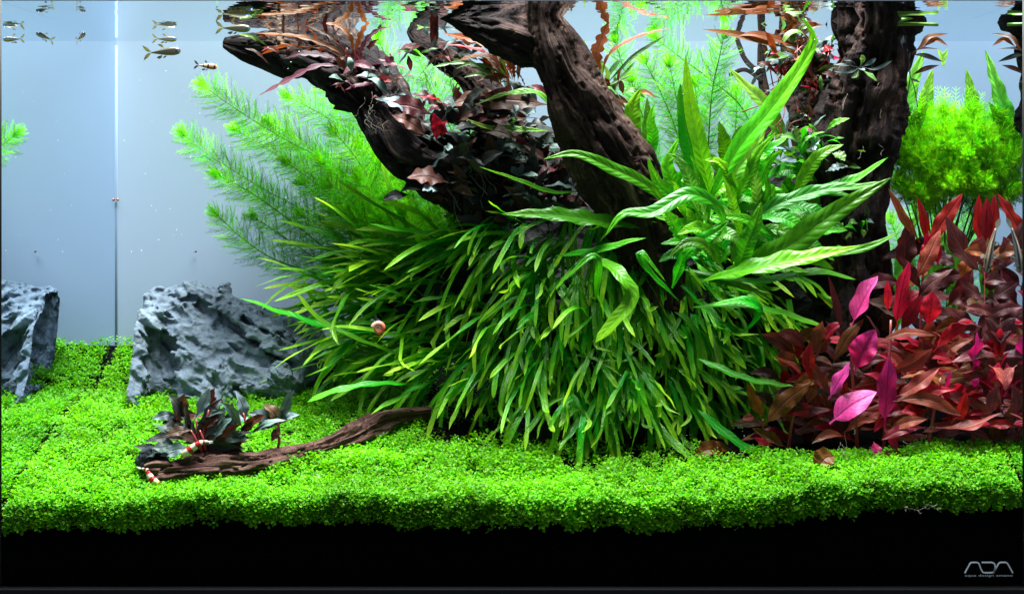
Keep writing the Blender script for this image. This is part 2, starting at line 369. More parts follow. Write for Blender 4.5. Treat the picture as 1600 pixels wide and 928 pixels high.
# emblem and lettering printed on the front glass
def L(x, y): return np.array([(1200 + x / 3.4625 - VX) / K, -.62, ZC + (VY - (660 + y / 3.4625)) / K])
emb = part('emblem', (np.array([L(1050, 740) + (0, .01, 0), L(1051, 740) + (0, .01, 0), L(1051, 741) + (0, .01, 0), L(1050, 741) + (0, .01, 0)]), [(0, 1, 2, 3)], np.zeros((4, 2))), M['print'], tank) if False else None
def stroke(name, pts, wd, parent):
    p = np.array([L(*q) for q in pts]); T = nzr(np.gradient(p, axis=0)); S = np.cross(T, (0, 1, 0)) * wd / 2
    k = len(p); v = np.vstack([p + S, p - S, p + S - (0, .012, 0), p - S - (0, .012, 0)]); f = []
    for i in range(k - 1):
        f += [(2 * k + i, 2 * k + i + 1, 3 * k + i + 1, 3 * k + i), (i, i + 1, 2 * k + i + 1, 2 * k + i), (k + i + 1, k + i, 3 * k + i, 3 * k + i + 1)]
    return part(name, (v, f, np.zeros((4 * k, 2))), M['print'], parent, False)
A_ = lambda o: [(1050 + o, 800), (1056 + o, 788), (1078 + o, 748), (1084 + o, 744), (1092 + o, 743), (1112 + o, 743), (1120 + o, 744), (1126 + o, 749), (1148 + o, 788), (1154 + o, 800)]
stroke('letter_a', A_(0)[:-2] + [(1137, 779), (1145, 793), (1150, 797), (1158, 798), (1195, 798), (1206, 795), (1211, 788), (1214, 772), (1211, 752), (1205, 746), (1195, 743), (1140, 743)], .085, tank)
stroke('letter_a', A_(154), .085, tank)
cu = bpy.data.curves.new('tagline', 'FONT'); cu.body = "aqua design amano"; cu.size = 1.0; cu.resolution_u = 3
to = bpy.data.objects.new('tagline', cu); C.objects.link(to)
me = bpy.data.meshes.new_from_object(to.evaluated_get(bpy.context.evaluated_depsgraph_get())); bpy.data.objects.remove(to)
co = np.zeros(len(me.vertices) * 3); me.vertices.foreach_get('co', co); co = co.reshape(-1, 3)
a, b = L(1050, 822), L(1308, 807); mn, mx_ = co.min(0), co.max(0)
new = np.zeros_like(co); new[:, 0] = a[0] + (co[:, 0] - mn[0]) / (mx_[0] - mn[0]) * (b[0] - a[0]); new[:, 1] = -.615
new[:, 2] = a[2] + (co[:, 1] - mn[1]) / (mx_[1] - mn[1]) * (b[2] - a[2])
me.vertices.foreach_set('co', ((new - org(tank)) * CM).ravel()); me.update()
obj('tagline', me, M['print'], tank)

# water surface
xs = np.linspace(-HW + .01, HW - .01, 2); v = np.array([(-29.99, .01, WZ), (29.99, .01, WZ), (29.99, 29.99, WZ), (-29.99, 29.99, WZ)])
tag(obj('water_surface', mk_mesh('water_surface', v, [(0, 1, 2, 3)], None, None, False), M['water']), kind='structure')

# soil and carpet
def H(x, d):
    x = np.asarray(x, float); d = np.asarray(d, float)
    h = np.interp(d, [0, .4, 1.2, 2.2, 4, 13, 22, 30], [4.75, 5.0, 5.2, 5.4, 5.8, 7.7, 8.9, 11.8])
    h = h + smooth(2, 30, x) * (.95 * np.exp(-(d - 3) ** 2 / 26) + .3)
    h = h - .35 * np.exp(-((x - 5) / 9) ** 2) * np.exp(-(d - 6) ** 2 / 30)
    p = np.stack([x, d, 0 * x], -1)
    return h + .22 * fbm(p * .22, 3, 3) + .10 * fbm(p * .8, 2, 9)
gx, gd = np.meshgrid(np.linspace(-29.97, 29.97, 150), np.concatenate([[.6], np.linspace(.75, 29.97, 80)]), indexing='ij')
gz = H(gx, gd) - .45
V = np.stack([gx, gd, gz], -1); sk = V[:, :1].copy(); sk[..., 2] = .02; V = np.concatenate([sk, V], 1); ny = V.shape[1]
i, j = np.meshgrid(np.arange(149), np.arange(ny - 1), indexing='ij')
tag(obj('soil', mk_mesh('soil', V.reshape(-1, 3), np.stack([i * ny + j, (i + 1) * ny + j, (i + 1) * ny + j + 1, i * ny + j + 1], -1).reshape(-1, 4)), M['soil']), kind='structure')

def carpet():
    N = 31000
    x = R.uniform(-29.8, 29.8, N); d = R.uniform(0, 1, N) ** 1.25 * 29.5 + .25
    keep = np.ones(N, bool)
    keep &= ~((d > 10) & (x > -6) & (R.random(N) > .12))
    keep &= ~((x > 12) & (d > 6.5))
    keep &= ~((x > 3) & (x < 13.5) & (d > 5.5) & (R.random(N) > .35))
    keep &= ~((x > -25) & (x < -13) & (d > 21.5))
    x, d = x[keep], d[keep]
    nf = 5200; x = np.concatenate([x, R.uniform(-29.95, 29.95, nf)]); d = np.concatenate([d, R.uniform(.1, .75, nf)])
    n = len(x); hmax = .55 + .35 * vnoise(np.stack([x * .5, d * .5, 0 * x], -1), 5)
    c = np.stack([x, d, H(x, d) - .12 + hmax * R.random(n) ** .8], -1)
    fr = np.clip(1 - d / 1.0, 0, 1); cur = np.arange(n) >= n - nf
    c[:, 2] -= np.where(cur, R.random(n) ** .8 * (1.25 + .18 * vnoise(np.stack([x * .5, 0 * x, 0 * x], -1), 8)), 0)
    ax = nzr(np.stack([R.normal(0, .45, n), R.normal(-.12, .45, n) - fr * 1.0, np.ones(n)], -1))
    s = nzr(np.cross(ax, R.normal(0, 1, (n, 3)))); b = np.cross(ax, s)
    Vs, Us, Rs = [], [], []
    size = R.uniform(.62, 1.22, n) * (1 + .15 * vnoise(np.stack([x * .35, d * .35, 0 * x + 4], -1), 21))
    base_r = np.clip(.5 + .35 * fbm(np.stack([x * .30, d * .30, 0 * x + 9], -1), 3, 33) + R.normal(0, .22, n), 0, 1)
    for node in range(3):
        for q in range(2):
            a = node * math.pi / 2 + q * math.pi + R.normal(0, .35, n)
            dr = np.cos(a)[:, None] * s + np.sin(a)[:, None] * b
            el = R.uniform(.1, .75, n) if node == 2 else R.uniform(-.15, .5, n)
            ld = nzr(dr * np.cos(el)[:, None] + ax * np.sin(el)[:, None]); sd = np.cross(ax, dr); nn = np.cross(ld, sd)
            p = c - ax * (.0 + .17 * (2 - node))[..., None] if False else c - ax * (.17 * (2 - node))
            ln = (.27 if node < 2 else .20) * size * R.uniform(.8, 1.2, n); wd = ln * R.uniform(.30, .38, n); cup = R.uniform(-.05, .35, n)
            ln, wd, cup = ln[:, None], wd[:, None], cup[:, None]
            p0 = p + ld * .03
            quad = [p0, p0 + ld * ln * .35 - sd * wd + nn * wd * cup, p0 + ld * ln * .75 - sd * wd * .85 + nn * wd * cup, p0 + ld * ln - nn * ln * .12,
                    p0 + ld * ln * .75 + sd * wd * .85 + nn * wd * cup, p0 + ld * ln * .35 + sd * wd + nn * wd * cup]
            Vs.append(np.stack(quad, 1)); Us.append(np.broadcast_to(np.array([[.5, 0], [0, .3], [0, .8], [.5, 1], [1, .8], [1, .3]]), (n, 6, 2)))
            Rs.append(np.repeat((.6 * base_r + .4 * R.random(n))[:, None], 6, 1))
    V = np.concatenate(Vs).reshape(-1, 3); U = np.concatenate(Us).reshape(-1, 2); rr = np.concatenate(Rs).ravel()
    V[:, 1] = np.maximum(V[:, 1], .03); V[:, 0] = np.clip(V[:, 0], -29.95, 29.95)
    k = len(V) // 6; f = (np.arange(k)[:, None, None] * 6 + np.array([[0, 1, 2, 3], [0, 3, 4, 5]])[None]).reshape(-1, 4)
    tag(obj('carpet_plant', mk_mesh('carpet_plant', V, f, U, rr, False), M['carpet']), 'bright green carpet of tiny round leaves covering the sloping soil', 'ground cover', kind='stuff')
    # creeping stems
    m = 5000; ii = R.integers(0, n, m); p0 = c[ii] - (0, 0, .05); p1 = p0 + np.stack([R.normal(0, .3, m), R.normal(0, .3, m), R.uniform(-.5, .25, m)], -1)
    p1[:, 1] = np.maximum(p1[:, 1], .05)
    v, f = sticks(p0, p1, .022, .014)
    tag(obj('carpet_runner', mk_mesh('carpet_runner', v, f, np.zeros((len(v), 2)), R.random(len(v))), M['stem']), 'thin green runners among the carpet leaves', 'ground cover', kind='stuff')
carpet()

# ------------------------------------------------------------------ rocks: signed distance field + surface nets
def surface_nets(f, o, h):
    n = np.array(f.shape); s = f < 0; sh = tuple(n - 1); acc = np.zeros(sh + (3,)); cnt = np.zeros(sh)
    def sl(c): return f[c[0]:c[0] + sh[0], c[1]:c[1] + sh[1], c[2]:c[2] + sh[2]]
    cs = [(a, b, c) for a in (0, 1) for b in (0, 1) for c in (0, 1)]
    for p in cs:
        for ax in range(3):
            if p[ax]: continue
            q = list(p); q[ax] = 1; v0, v1 = sl(p), sl(q); m = (v0 < 0) != (v1 < 0)
            t = v0[m] / (v0[m] - v1[m]); pos = np.repeat(np.array(p, float)[None], len(t), 0); pos[:, ax] += t
            acc[m] += pos; cnt[m] += 1
    act = cnt > 0; idx = np.full(sh, -1); idx[act] = np.arange(act.sum())
    V = (acc[act] / cnt[act][:, None] + np.argwhere(act)) * h + o; F = []
    for ax in range(3):
        a1, a2 = [q for q in range(3) if q != ax]
        lo = [slice(None)] * 3; hi = [slice(None)] * 3; lo[ax] = slice(0, -1); hi[ax] = slice(1, None)
        m = s[tuple(lo)] != s[tuple(hi)]; e = np.argwhere(m)
        e = e[(e[:, a1] > 0) & (e[:, a2] > 0) & (e[:, a1] < sh[a1]) & (e[:, a2] < sh[a2])]
        def cell(d1, d2):
            c = e.copy(); c[:, a1] -= d1; c[:, a2] -= d2; return idx[c[:, 0], c[:, 1], c[:, 2]]
        quad = np.stack([cell(1, 1), cell(0, 1), cell(0, 0), cell(1, 0)], -1)
        ins = s[e[:, 0], e[:, 1], e[:, 2]]
        if ax == 1: ins = ~ins
        quad[~ins] = quad[~ins][:, ::-1]; F.append(quad)
    F = np.vstack(F); return V, F[(F >= 0).all(1)]
def smin(a, b, k):
    h = np.clip(.5 + .5 * (b - a) / k, 0, 1); return b * (1 - h) + a * h - k * h * (1 - h)
def ell(p, c, r): 
    q = (p - c) / r; k = np.linalg.norm(q, axis=-1); return (k - 1) * min(r)
def rbox(p, c, b, r, rot=0.0):
    q = p - c
    if rot:
        cz, sz = math.cos(rot), math.sin(rot); q = np.stack([q[..., 0] * cz + q[..., 2] * sz, q[..., 1], -q[..., 0] * sz + q[..., 2] * cz], -1)
    a = np.abs(q) - (np.array(b) - r); return np.linalg.norm(np.maximum(a, 0), axis=-1) + np.minimum(a.max(-1), 0) - r
def cap(p, a, b, ra, rb=None):
    a, b = np.asarray(a), np.asarray(b); rb = ra if rb is None else rb
    t = np.clip(((p - a) @ (b - a)) / ((b - a) @ (b - a)), 0, 1); return np.linalg.norm(p - a - t[..., None] * (b - a), axis=-1) - (ra + (rb - ra) * t)
def grid(lo, hi, h):
    ax = [np.arange(a, b, h) for a, b in zip(lo, hi)]; return np.stack(np.meshgrid(*ax, indexing='ij'), -1)
def rock_detail(p, s=1.0, seed=0):
    wp = p + .35 * np.stack([fbm(p * .6 / s, 2, 40 + seed), fbm(p * .6 / s, 2, 50 + seed), fbm(p * .6 / s, 2, 60 + seed)], -1) * s
    al = (wp[..., 0] * .85 - wp[..., 2] * .52) * .32; ac = (wp[..., 0] * .52 + wp[..., 2] * .85) * 1.0
    rid = 1 - np.abs(fbm(np.stack([al, wp[..., 1] * .6, ac], -1) / s, 3, 20 + seed))
    pits = np.clip(.42 - worley(wp * np.array([.85, .85, 1.15]) / s, 70 + seed), 0, 1)
    pit2 = np.clip(.45 - worley(wp * 2.0 / s, 80 + seed), 0, 1)
    pit3 = np.clip(.5 - worley(wp * 4.2 / s, 90 + seed), 0, 1)
    return s * (-.62 * (rid - .6) + .34 * pits + .30 * pit2 + .22 * pit3 + .16 * fbm(p * 1.6 / s, 4, 30 + seed))
def build_rock(name, label, sdf, lo, hi, h, mat, base, det=0, seed=0, amt=1.0):
    g = grid(lo, hi, h); f = sdf(g)
    if det: m = np.abs(f) < 1.5 * det; f[m] += rock_detail(g[m], det, seed) * amt
    V, F = surface_nets(f, np.array(lo, float), h)
    t = obj(name, mk_mesh(name, V - base, F), mat); t.location = tuple(np.array(base) * CM)
    tag(t, label, 'stone')
    return t
def big_rock(p):
    p = p.copy(); p[..., 1] -= (p[..., 2] - 9.5) * .42 - .9
    a = rbox(p, P(262, 530, 23.5), (PX(46, 23), 2.4, PX(74, 23)), 1.0, -.05)                  # main block under the flat top
    a = smin(a, rbox(p, P(330, 545, 23), (PX(72, 23), 3.0, PX(78, 23)), 1.3, -.30), .6)
    a = smin(a, cap(p, P(300, 470, 24), P(470, 560, 23.5), PX(26, 23), PX(40, 23)), .5)       # long ridge falling right
    a = smin(a, rbox(p, P(400, 560, 22.5), (PX(85, 22), 2.6, PX(50, 22)), 1.1, -.28), .8)
    a = smin(a, ell(p, P(448, 528, 24), np.array([PX(52, 23), 2.4, PX(45, 23)])), .7)
    a = smin(a, cap(p, P(345, 460, 24.5), P(372, 500, 23.5), .55, .9), .35)                    # knob
    a = smin(a, cap(p, P(210, 520, 20.3), P(208, 610, 19.8), PX(17, 20), PX(24, 20)), .25)     # left column
    a = smin(a, rbox(p, P(222, 505, 20.8), (PX(32, 20), 1.3, PX(16, 20)), .5, .3), .4)
    cave = cap(p, P(258, 540, 20.6), P(258, 640, 20.4), PX(26, 20), PX(30, 20)); a = np.maximum(a, -cave)
    a = smin(a, cap(p, P(285, 462, 21.4), P(430, 528, 20.4), .75, .8), .35)
    gr = cap(p, P(292, 492, 19.9), P(440, 582, 19.5), .95, .75); a = np.maximum(a, -gr + .05)   # diagonal crevice
    c_ = (P(300, 478, 19.8) + P(452, 574, 19.8)) / 2; a = np.maximum(a, -rbox(p, c_, (PX(92, 20), 1.7, .30), .12, -.56))
    c_ = (P(228, 478, 20.2) + P(300, 468, 20.2)) / 2; a = np.maximum(a, -rbox(p, c_, (PX(38, 20), 1.0, .16), .1, .14))
    c_ = (P(372, 500, 20.4) + P(470, 540, 20.4)) / 2; a = np.maximum(a, -rbox(p, c_, (PX(52, 20), 1.5, .2), .1, -.39))
    gr = cap(p, P(365, 470, 21.2), P(440, 515, 20.8), .6, .35); a = np.maximum(a, -gr)
    return a
rk = build_rock('grey_rock', 'large pitted grey rock with a dark hollow at its left end', big_rock, (-26.5, 16.5, 6), (-9, 29, 18.5), .095, M['rock'], P(330, 620, 22), 1.0, 0, 1.0)
build_rock('grey_rock', 'small pale grey stone standing at the foot of the large rock', lambda p: smin(ell(p, P(437, 588, 16.5), np.array([.8, .7, 1.0])), ell(p, P(446, 600, 16.7), np.array([.7, .6, .8])), .3) + rock_detail(p, .5, 5) * .8,
           P(400, 640, 14.5) - (0, 0, 0), P(480, 555, 18.8), .06, M['rock'], P(437, 620, 16.5))
build_rock('black_rock', 'black stone tucked under the left end of the front log', lambda p: ell(p, P(238, 722, 5.0), np.array([1.0, .9, 1.0])) + rock_detail(p, .5, 8) * .6,
           P(195, 770, 3), P(285, 675, 7.5), .07, M['black_rock'], P(238, 745, 5))
build_rock('filler_core', 'added dark core closing the gaps under the hanging needle leaf fern', lambda p: smin(smin(ell(p, P(960, 560, 17), np.array([8.2, 4.6, 7.2])), smin(ell(p, P(760, 470, 19), np.array([7.5, 3.6, 4.2])), ell(p, P(1230, 490, 18.5), np.array([5.6, 2.4, 5.2])), 2), 2), ell(p, P(900, 690, 12.5), np.array([4.8, 2.3, 2.2])), 1.0) + rock_detail(p, 1.6, 3) * .7,
           (-12, 8.5, 3.5), (26, 24, 22), .27, M['filler_core'], P(960, 700, 16))  # added core, keeps the bright back pane from showing between fern leaves

build_rock('filler_core', 'added dark core closing the gaps behind the maroon clump in the crook', lambda p: smin(ell(p, P(800, 295, 20), np.array([4.8, 2.6, 4.6])), smin(ell(p, P(900, 360, 19), np.array([6.5, 2.6, 4.0])), ell(p, P(1170, 360, 18), np.array([7.5, 2.4, 4.2])), 1.5), 1.5) + rock_detail(p, 1.4, 12) * .7,
           (-9, 14, 12), (25, 24.5, 29), .25, M['filler_core'], P(800, 400, 20))  # added core, fills bright gaps behind the clump and broad fern with dark
# ------------------------------------------------------------------ driftwood
def wood(ctrl, ring=40, per=7.0, amp=.16, seed=0, tip0=True, tip1=True):
    c = np.array([[*P(a, b, d), PX(r, d)] for a, b, d, r in ctrl]); Ltot = np.linalg.norm(np.diff(c[:, :3], axis=0), axis=1).sum()
    per *= 1.7; ring = int(ring * 1.7) // 2 * 2; n = max(24, int(Ltot * per)); s = spline(c, n); pts, r = s[:, :3], np.maximum(s[:, 3], .05)
    T = nzr(np.gradient(pts, axis=0)); S = nzr(np.cross(T, np.array([.1, 1, .15]))); B = np.cross(S, T)
    a = np.linspace(0, 2 * np.pi, ring, endpoint=False); ln = np.linspace(0, Ltot, n)
    aa, ll = np.meshgrid(a, ln, indexing='xy'); rr = np.repeat(r[:, None], ring, 1); rend = np.minimum(1, np.minimum(ln, Ltot - ln) * 3)
    cs, sn_ = np.cos(aa), np.sin(aa)
    q = np.stack([cs * 1.3, sn_ * 1.3, ll * .28], -1); tw = aa + .25 * vnoise(np.stack([cs, sn_, ll * .25], -1), seed + 2)
    q2 = np.stack([np.cos(tw) * 5, np.sin(tw) * 5, ll * .30], -1); q3 = np.stack([cs * rr * 1.1, sn_ * rr * 1.1, ll * .5], -1); q4 = np.stack([np.cos(tw) * 12, np.sin(tw) * 12, ll * .32], -1)
    crack = np.clip(.16 - np.abs(fbm(q2 + 3.1, 3, seed + 7)), 0, .16) / .16
    knot = np.clip(.42 - worley(np.stack([cs * rr * .5, sn_ * rr * .5, ll * .22], -1), seed + 3), 0, 1)
    disp = 1 + amp * 1.8 * fbm(q, 2, seed) - amp * 1.5 * crack + amp * .7 * fbm(q4, 3, seed + 5) + amp * .45 * fbm(q3, 3, seed + 9) + amp * .8 * knot
    rad = rr * np.clip(disp, .45, 1.7)
    v = pts[:, None] + rad[..., None] * (np.cos(aa)[..., None] * S[:, None] + np.sin(aa)[..., None] * B[:, None])
    i, j = np.meshgrid(np.arange(n - 1), np.arange(ring), indexing='ij')
    f = np.stack([i * ring + j, (i + 1) * ring + j, (i + 1) * ring + (j + 1) % ring, i * ring + (j + 1) % ring], -1).reshape(-1, 4)
    uv = np.stack([np.abs(aa / np.pi - 1), ll * .12], -1).reshape(-1, 2); v = v.reshape(-1, 3)
    k2 = ring // 2; q = np.arange(k2); c0, c1, b = len(v), len(v) + 1, (n - 1) * ring
    f = np.vstack([f, np.stack([np.full(k2, c0), 2 * q, 2 * q + 1, (2 * q + 2) % ring], -1), np.stack([np.full(k2, c1), b + (2 * q + 2) % ring, b + 2 * q + 1, b + 2 * q], -1)])
    v = np.vstack([v, pts[0] - T[0] * r[0] * .3, pts[-1] + T[-1] * r[-1] * .3]); uv = np.vstack([uv, [.5, 0], [.5, 1]])
    return v, f, uv
wl = thing('driftwood', 'dark driftwood branch slanting up left to a blunt tip at the waterline', 'driftwood', P(760, 400, 17))
part('branch', wood([(350, 66, 20, 7), (372, 70, 20, 15), (405, 76, 20, 24), (450, 82, 19.4, 36), (505, 96, 18, 46), (560, 130, 16, 48), (602, 182, 14.9, 48), (640, 228, 14.6, 50), (695, 258, 15, 52), (790, 285, 16, 55)], 52, 8, .2, 1), M['wood_left'], wl)
part('side_branch', wood([(640, 48, 22, 6), (660, 66, 21.5, 14), (700, 92, 21, 20), (740, 128, 20, 22), (775, 190, 19, 38), (795, 270, 18.5, 50)], 30, 7, .2, 14), M['wood_dark'], wl)
wc = thing('driftwood', 'thick brown driftwood trunk leaning down behind the broad fern leaves', 'driftwood', P(1005, 480, 13))
part('branch', wood([(846, 14, 9.5, 24), (850, 34, 9.6, 27), (862, 72, 9.8, 42), (885, 128, 10, 47), (915, 185, 10.5, 50), (945, 238, 11, 52), (982, 300, 12, 55), (1010, 360, 13, 60), (1010, 450, 14, 62), (1000, 560, 15, 60)], 56, 9, .15, 22), M['wood_mid'], wc)
part('side_branch', wood([(680, 24, 11.5, 3), (705, 29, 11.3, 8), (740, 38, 11, 20), (785, 50, 10.8, 33), (830, 66, 10.6, 38), (858, 80, 10.5, 30)], 40, 9, .14, 31), M['wood_dark'], wc)
wr = thing('driftwood', 'upright dark driftwood stump on the right, flaring out at the waterline', 'driftwood', P(1345, 560, 14))
part('branch', wood([(1372, 22, 13.5, 66), (1368, 48, 13.5, 60), (1366, 90, 13.7, 54), (1352, 150, 13.8, 62), (1338, 230, 14, 64), (1334, 320, 14, 52), (1342, 420, 14, 44), (1348, 520, 14, 46), (1350, 620, 14, 50)], 56, 8, .17, 44), M['wood_dark'], wr)
part('side_branch', wood([(1300, 32, 13, 4), (1312, 38, 13, 10), (1330, 52, 13.2, 22), (1355, 85, 13.5, 36)], 30, 9, .15, 47), M['wood_dark'], wr)
part('side_branch', wood([(1232, 36, 18, 14), (1238, 80, 18, 20), (1262, 150, 17.5, 34), (1290, 230, 16.5, 46), (1310, 330, 15.5, 46), (1320, 420, 15, 40)], 40, 8, .2, 52), M['wood_mid'], wr)
wt = thing('driftwood', 'thin bare twigs rising behind the upright stump', 'driftwood', P(1180, 300, 25))
for pts in ([(1195, 30, 25, 6), (1188, 90, 25, 6), (1196, 160, 25, 8), (1210, 300, 24, 10)], [(1150, 60, 25.5, 3), (1165, 95, 25.2, 4), (1192, 120, 25, 4)], [(1140, 118, 25.5, 2.5), (1165, 110, 25.2, 3), (1192, 128, 25, 4)]):
    part('twig', wood(pts, 10, 5, .2, 60), M['wood_dark'], wt)
wf = thing('driftwood_log', 'reddish brown driftwood log lying curved across the green carpet', 'driftwood', P(420, 740, 6))
part('log', wood([(231, 742, 4.2, 13), (245, 737, 4.3, 17), (290, 733, 4.6, 18), (350, 728, 5, 20), (410, 722, 5.8, 17), (455, 713, 6.6, 14), (505, 699, 8, 13), (550, 682, 9.5, 14), (585, 664, 11, 15), (615, 652, 12, 12), (670, 645, 13, 10)], 48, 12, .34, 70), M['wood_tan'], wf)
wb = thing('driftwood', 'dark wood stub poking out behind the left end of the fern', 'driftwood', P(560, 440, 22))
part('branch', wood([(506, 408, 24, 12), (540, 415, 24, 24), (600, 430, 23, 30), (690, 450, 21, 40)], 28, 6, .2, 80), M['wood_mid'], wb)

# ------------------------------------------------------------------ needle leaf fern
FL = np.array([(600, 380, 188), (500, 430, 180), (600, 480, 172), (470, 520, 190), (520, 560, 172), (650, 560, 155), (750, 480, 150), (720, 400, 170), (800, 420, 135), (700, 620, 140), (800, 560, 115), (780, 650, 112), (850, 480, 106),
               (900, 560, 98), (880, 650, 95), (1000, 600, 86), (1000, 480, 88), (1060, 520, 70), (1100, 600, 66), (1150, 650, 62), (1150, 540, 45), (1200, 560, 38), (1250, 480, 25), (1200, 440, 15), (1320, 450, 12), (1050, 700, 75), (950, 700, 93)], float)
POLY = [(420, 480), (500, 425), (590, 390), (700, 362), (800, 372), (900, 395), (1000, 430), (1100, 445), (1250, 440), (1330, 450), (1260, 500), (1240, 590), (1190, 690), (1100, 715), (1010, 710), (900, 700), (815, 675), (740, 632), (610, 592), (500, 580), (470, 550), (455, 520)]
def inside(x, y):
    c = False; n = len(POLY)
    for i in range(n):
        (x0, y0), (x1, y1) = POLY[i], POLY[i - 1]
        if (y0 > y) != (y1 > y) and x < (x1 - x0) * (y - y0) / (y1 - y0) + x0: c = not c
    return c
def flow(x, y):
    wgt = 1 / ((FL[:, 0] - x) ** 2 + (FL[:, 1] - y) ** 2 + 600) ** 1.5; a = np.radians(FL[:, 2])
    return math.atan2((wgt * np.sin(a)).sum(), (wgt * np.cos(a)).sum())
def fern_depth(x, y):                # the mound bulges towards the viewer and its foot comes forward
    return 17.5 - 7.5 * math.exp(-((x - 930) / 330) ** 2) - 3.0 * smooth(420, 680, y) * math.exp(-((x - 900) / 260) ** 2) + .004 * abs(x - 930)
nf = thing('needle_leaf_fern', 'large mound of hanging narrow bright green fern leaves', 'fern', P(950, 690, 14))
leaves = []; ncr = 0; seen = []
while ncr < 165:                       # crowns on the mound; every crown fans out a dozen arching leaves
    x, y = R.uniform(520, 1290), R.uniform(370, 700)
    if not inside(x, y): continue
    if seen and min((x - u) ** 2 + (y - w_) ** 2 for u, w_ in seen) < (24 - ncr * .075) ** 2: continue
    seen.append((x, y)); ncr += 1; a0 = flow(x, y); ca, sa = math.cos(a0), math.sin(a0); side = abs(ca)
    bx, by = x - ca * 42, y - sa * 46 - 8; lay = R.random() * 1.8; db = fern_depth(x, y) + 1.4 + lay; B0 = P(bx, by, db)
    for k in range(int(R.integers(6, 10))):
        lf = smooth(820, 660, x) if False else float(np.clip((840 - x) / 200, 0, 1)); a = a0 + R.normal(0, .36 - .17 * lf); f3 = np.array([math.cos(a), 0, -math.sin(a)]); Ln = R.uniform(2.3, 5.2) * (1.25 if side > .75 else 1.0) * (1 + .45 * lf)
        dr = nz(f3 * R.uniform(.55, 1.0) + np.array([0, -1, 0]) * R.uniform(.25, .95) * (1.1 - .55 * side) * (1 - .4 * lf) + UP * R.uniform(.15, .75) + rj(.22)); p = B0 + rj(.25); pts = [p]
        g_ = R.uniform(.16, .42) * (1 - .35 * side) * (1 - .45 * lf); bend = rj(.085)
        for q in range(7):
            dr = nz(dr + np.array([0, 0, -g_]) + f3 * .07 + bend); p = p + dr * Ln / 7; pts.append(p)
        if R.random() < .3: pts[-1] = pts[-1] + np.array([R.normal(0, .4), -.18, R.normal(.15, .25)])
        leaves.append((p[1] + .15 * abs(p[0] - 5) / 5, ribbon(pts, PX(R.uniform(2.2, 4.9), db), nz(TOCAM * R.uniform(.3, .9) + UP * .8 + rj(.3)), 'strap', 14, 5, R.uniform(.05, .4), R.uniform(.12, .5), R.uniform(2, 4.5), R.normal(0, .7))))
leaves.sort(key=lambda q: q[0])
for b, g in leaves[:300]: part('leaf', g, M['needle_fern'], nf)
part('inner_leaf', join([g for b, g in leaves[300:]]), M['needle_fern'], nf, kind='stuff')
# a few long leaves that stick out
for pts, wd in ([((600, 520, 15), (520, 512, 14), (450, 492, 13.5), (375, 466, 13.5)), 10], [((640, 560, 14), (560, 530, 12.5), (500, 500, 12), (464, 458, 11.8)), 6], [((800, 392, 15), (720, 368, 14), (640, 362, 13.5), (577, 350, 13.4)), 7],
                [((640, 430, 17), (570, 405, 16), (535, 394, 15.5)), 8], [((610, 430, 17), (540, 422, 16), (484, 418, 15.8)), 7], [((1060, 420, 12), (1180, 440, 10), (1270, 425, 9.5), (1338, 437, 9.3)), 9],
                [((1080, 480, 10), (1160, 478, 8.4), (1230, 492, 7.8), (1290, 513, 7.4)), 9], [((1090, 560, 9), (1160, 590, 7.5), (1210, 600, 7), (1240, 603, 6.6)), 8], [((1090, 640, 9), (1150, 690, 7.4), (1200, 715, 6.6), (1245, 745, 6)), 9],
                [((1000, 640, 10), (1050, 690, 8), (1085, 720, 7), (1125, 752, 6.4)), 8], [((640, 600, 12), (580, 600, 10.5), (520, 612, 10), (480, 628, 9.8)), 7], [((930, 400, 9), (970, 430, 6.6), (985, 470, 6.2), (930, 535, 6)), 12]):
    part('leaf', ribbon([P(*q) for q in pts], PX(wd, 10), nz(TOCAM * .6 + UP), 'strap', 18, 5, .2, .18, 4, R.normal(0, .3)), M['broad_fern'] if wd >= 7 else M['needle_fern'], nf)

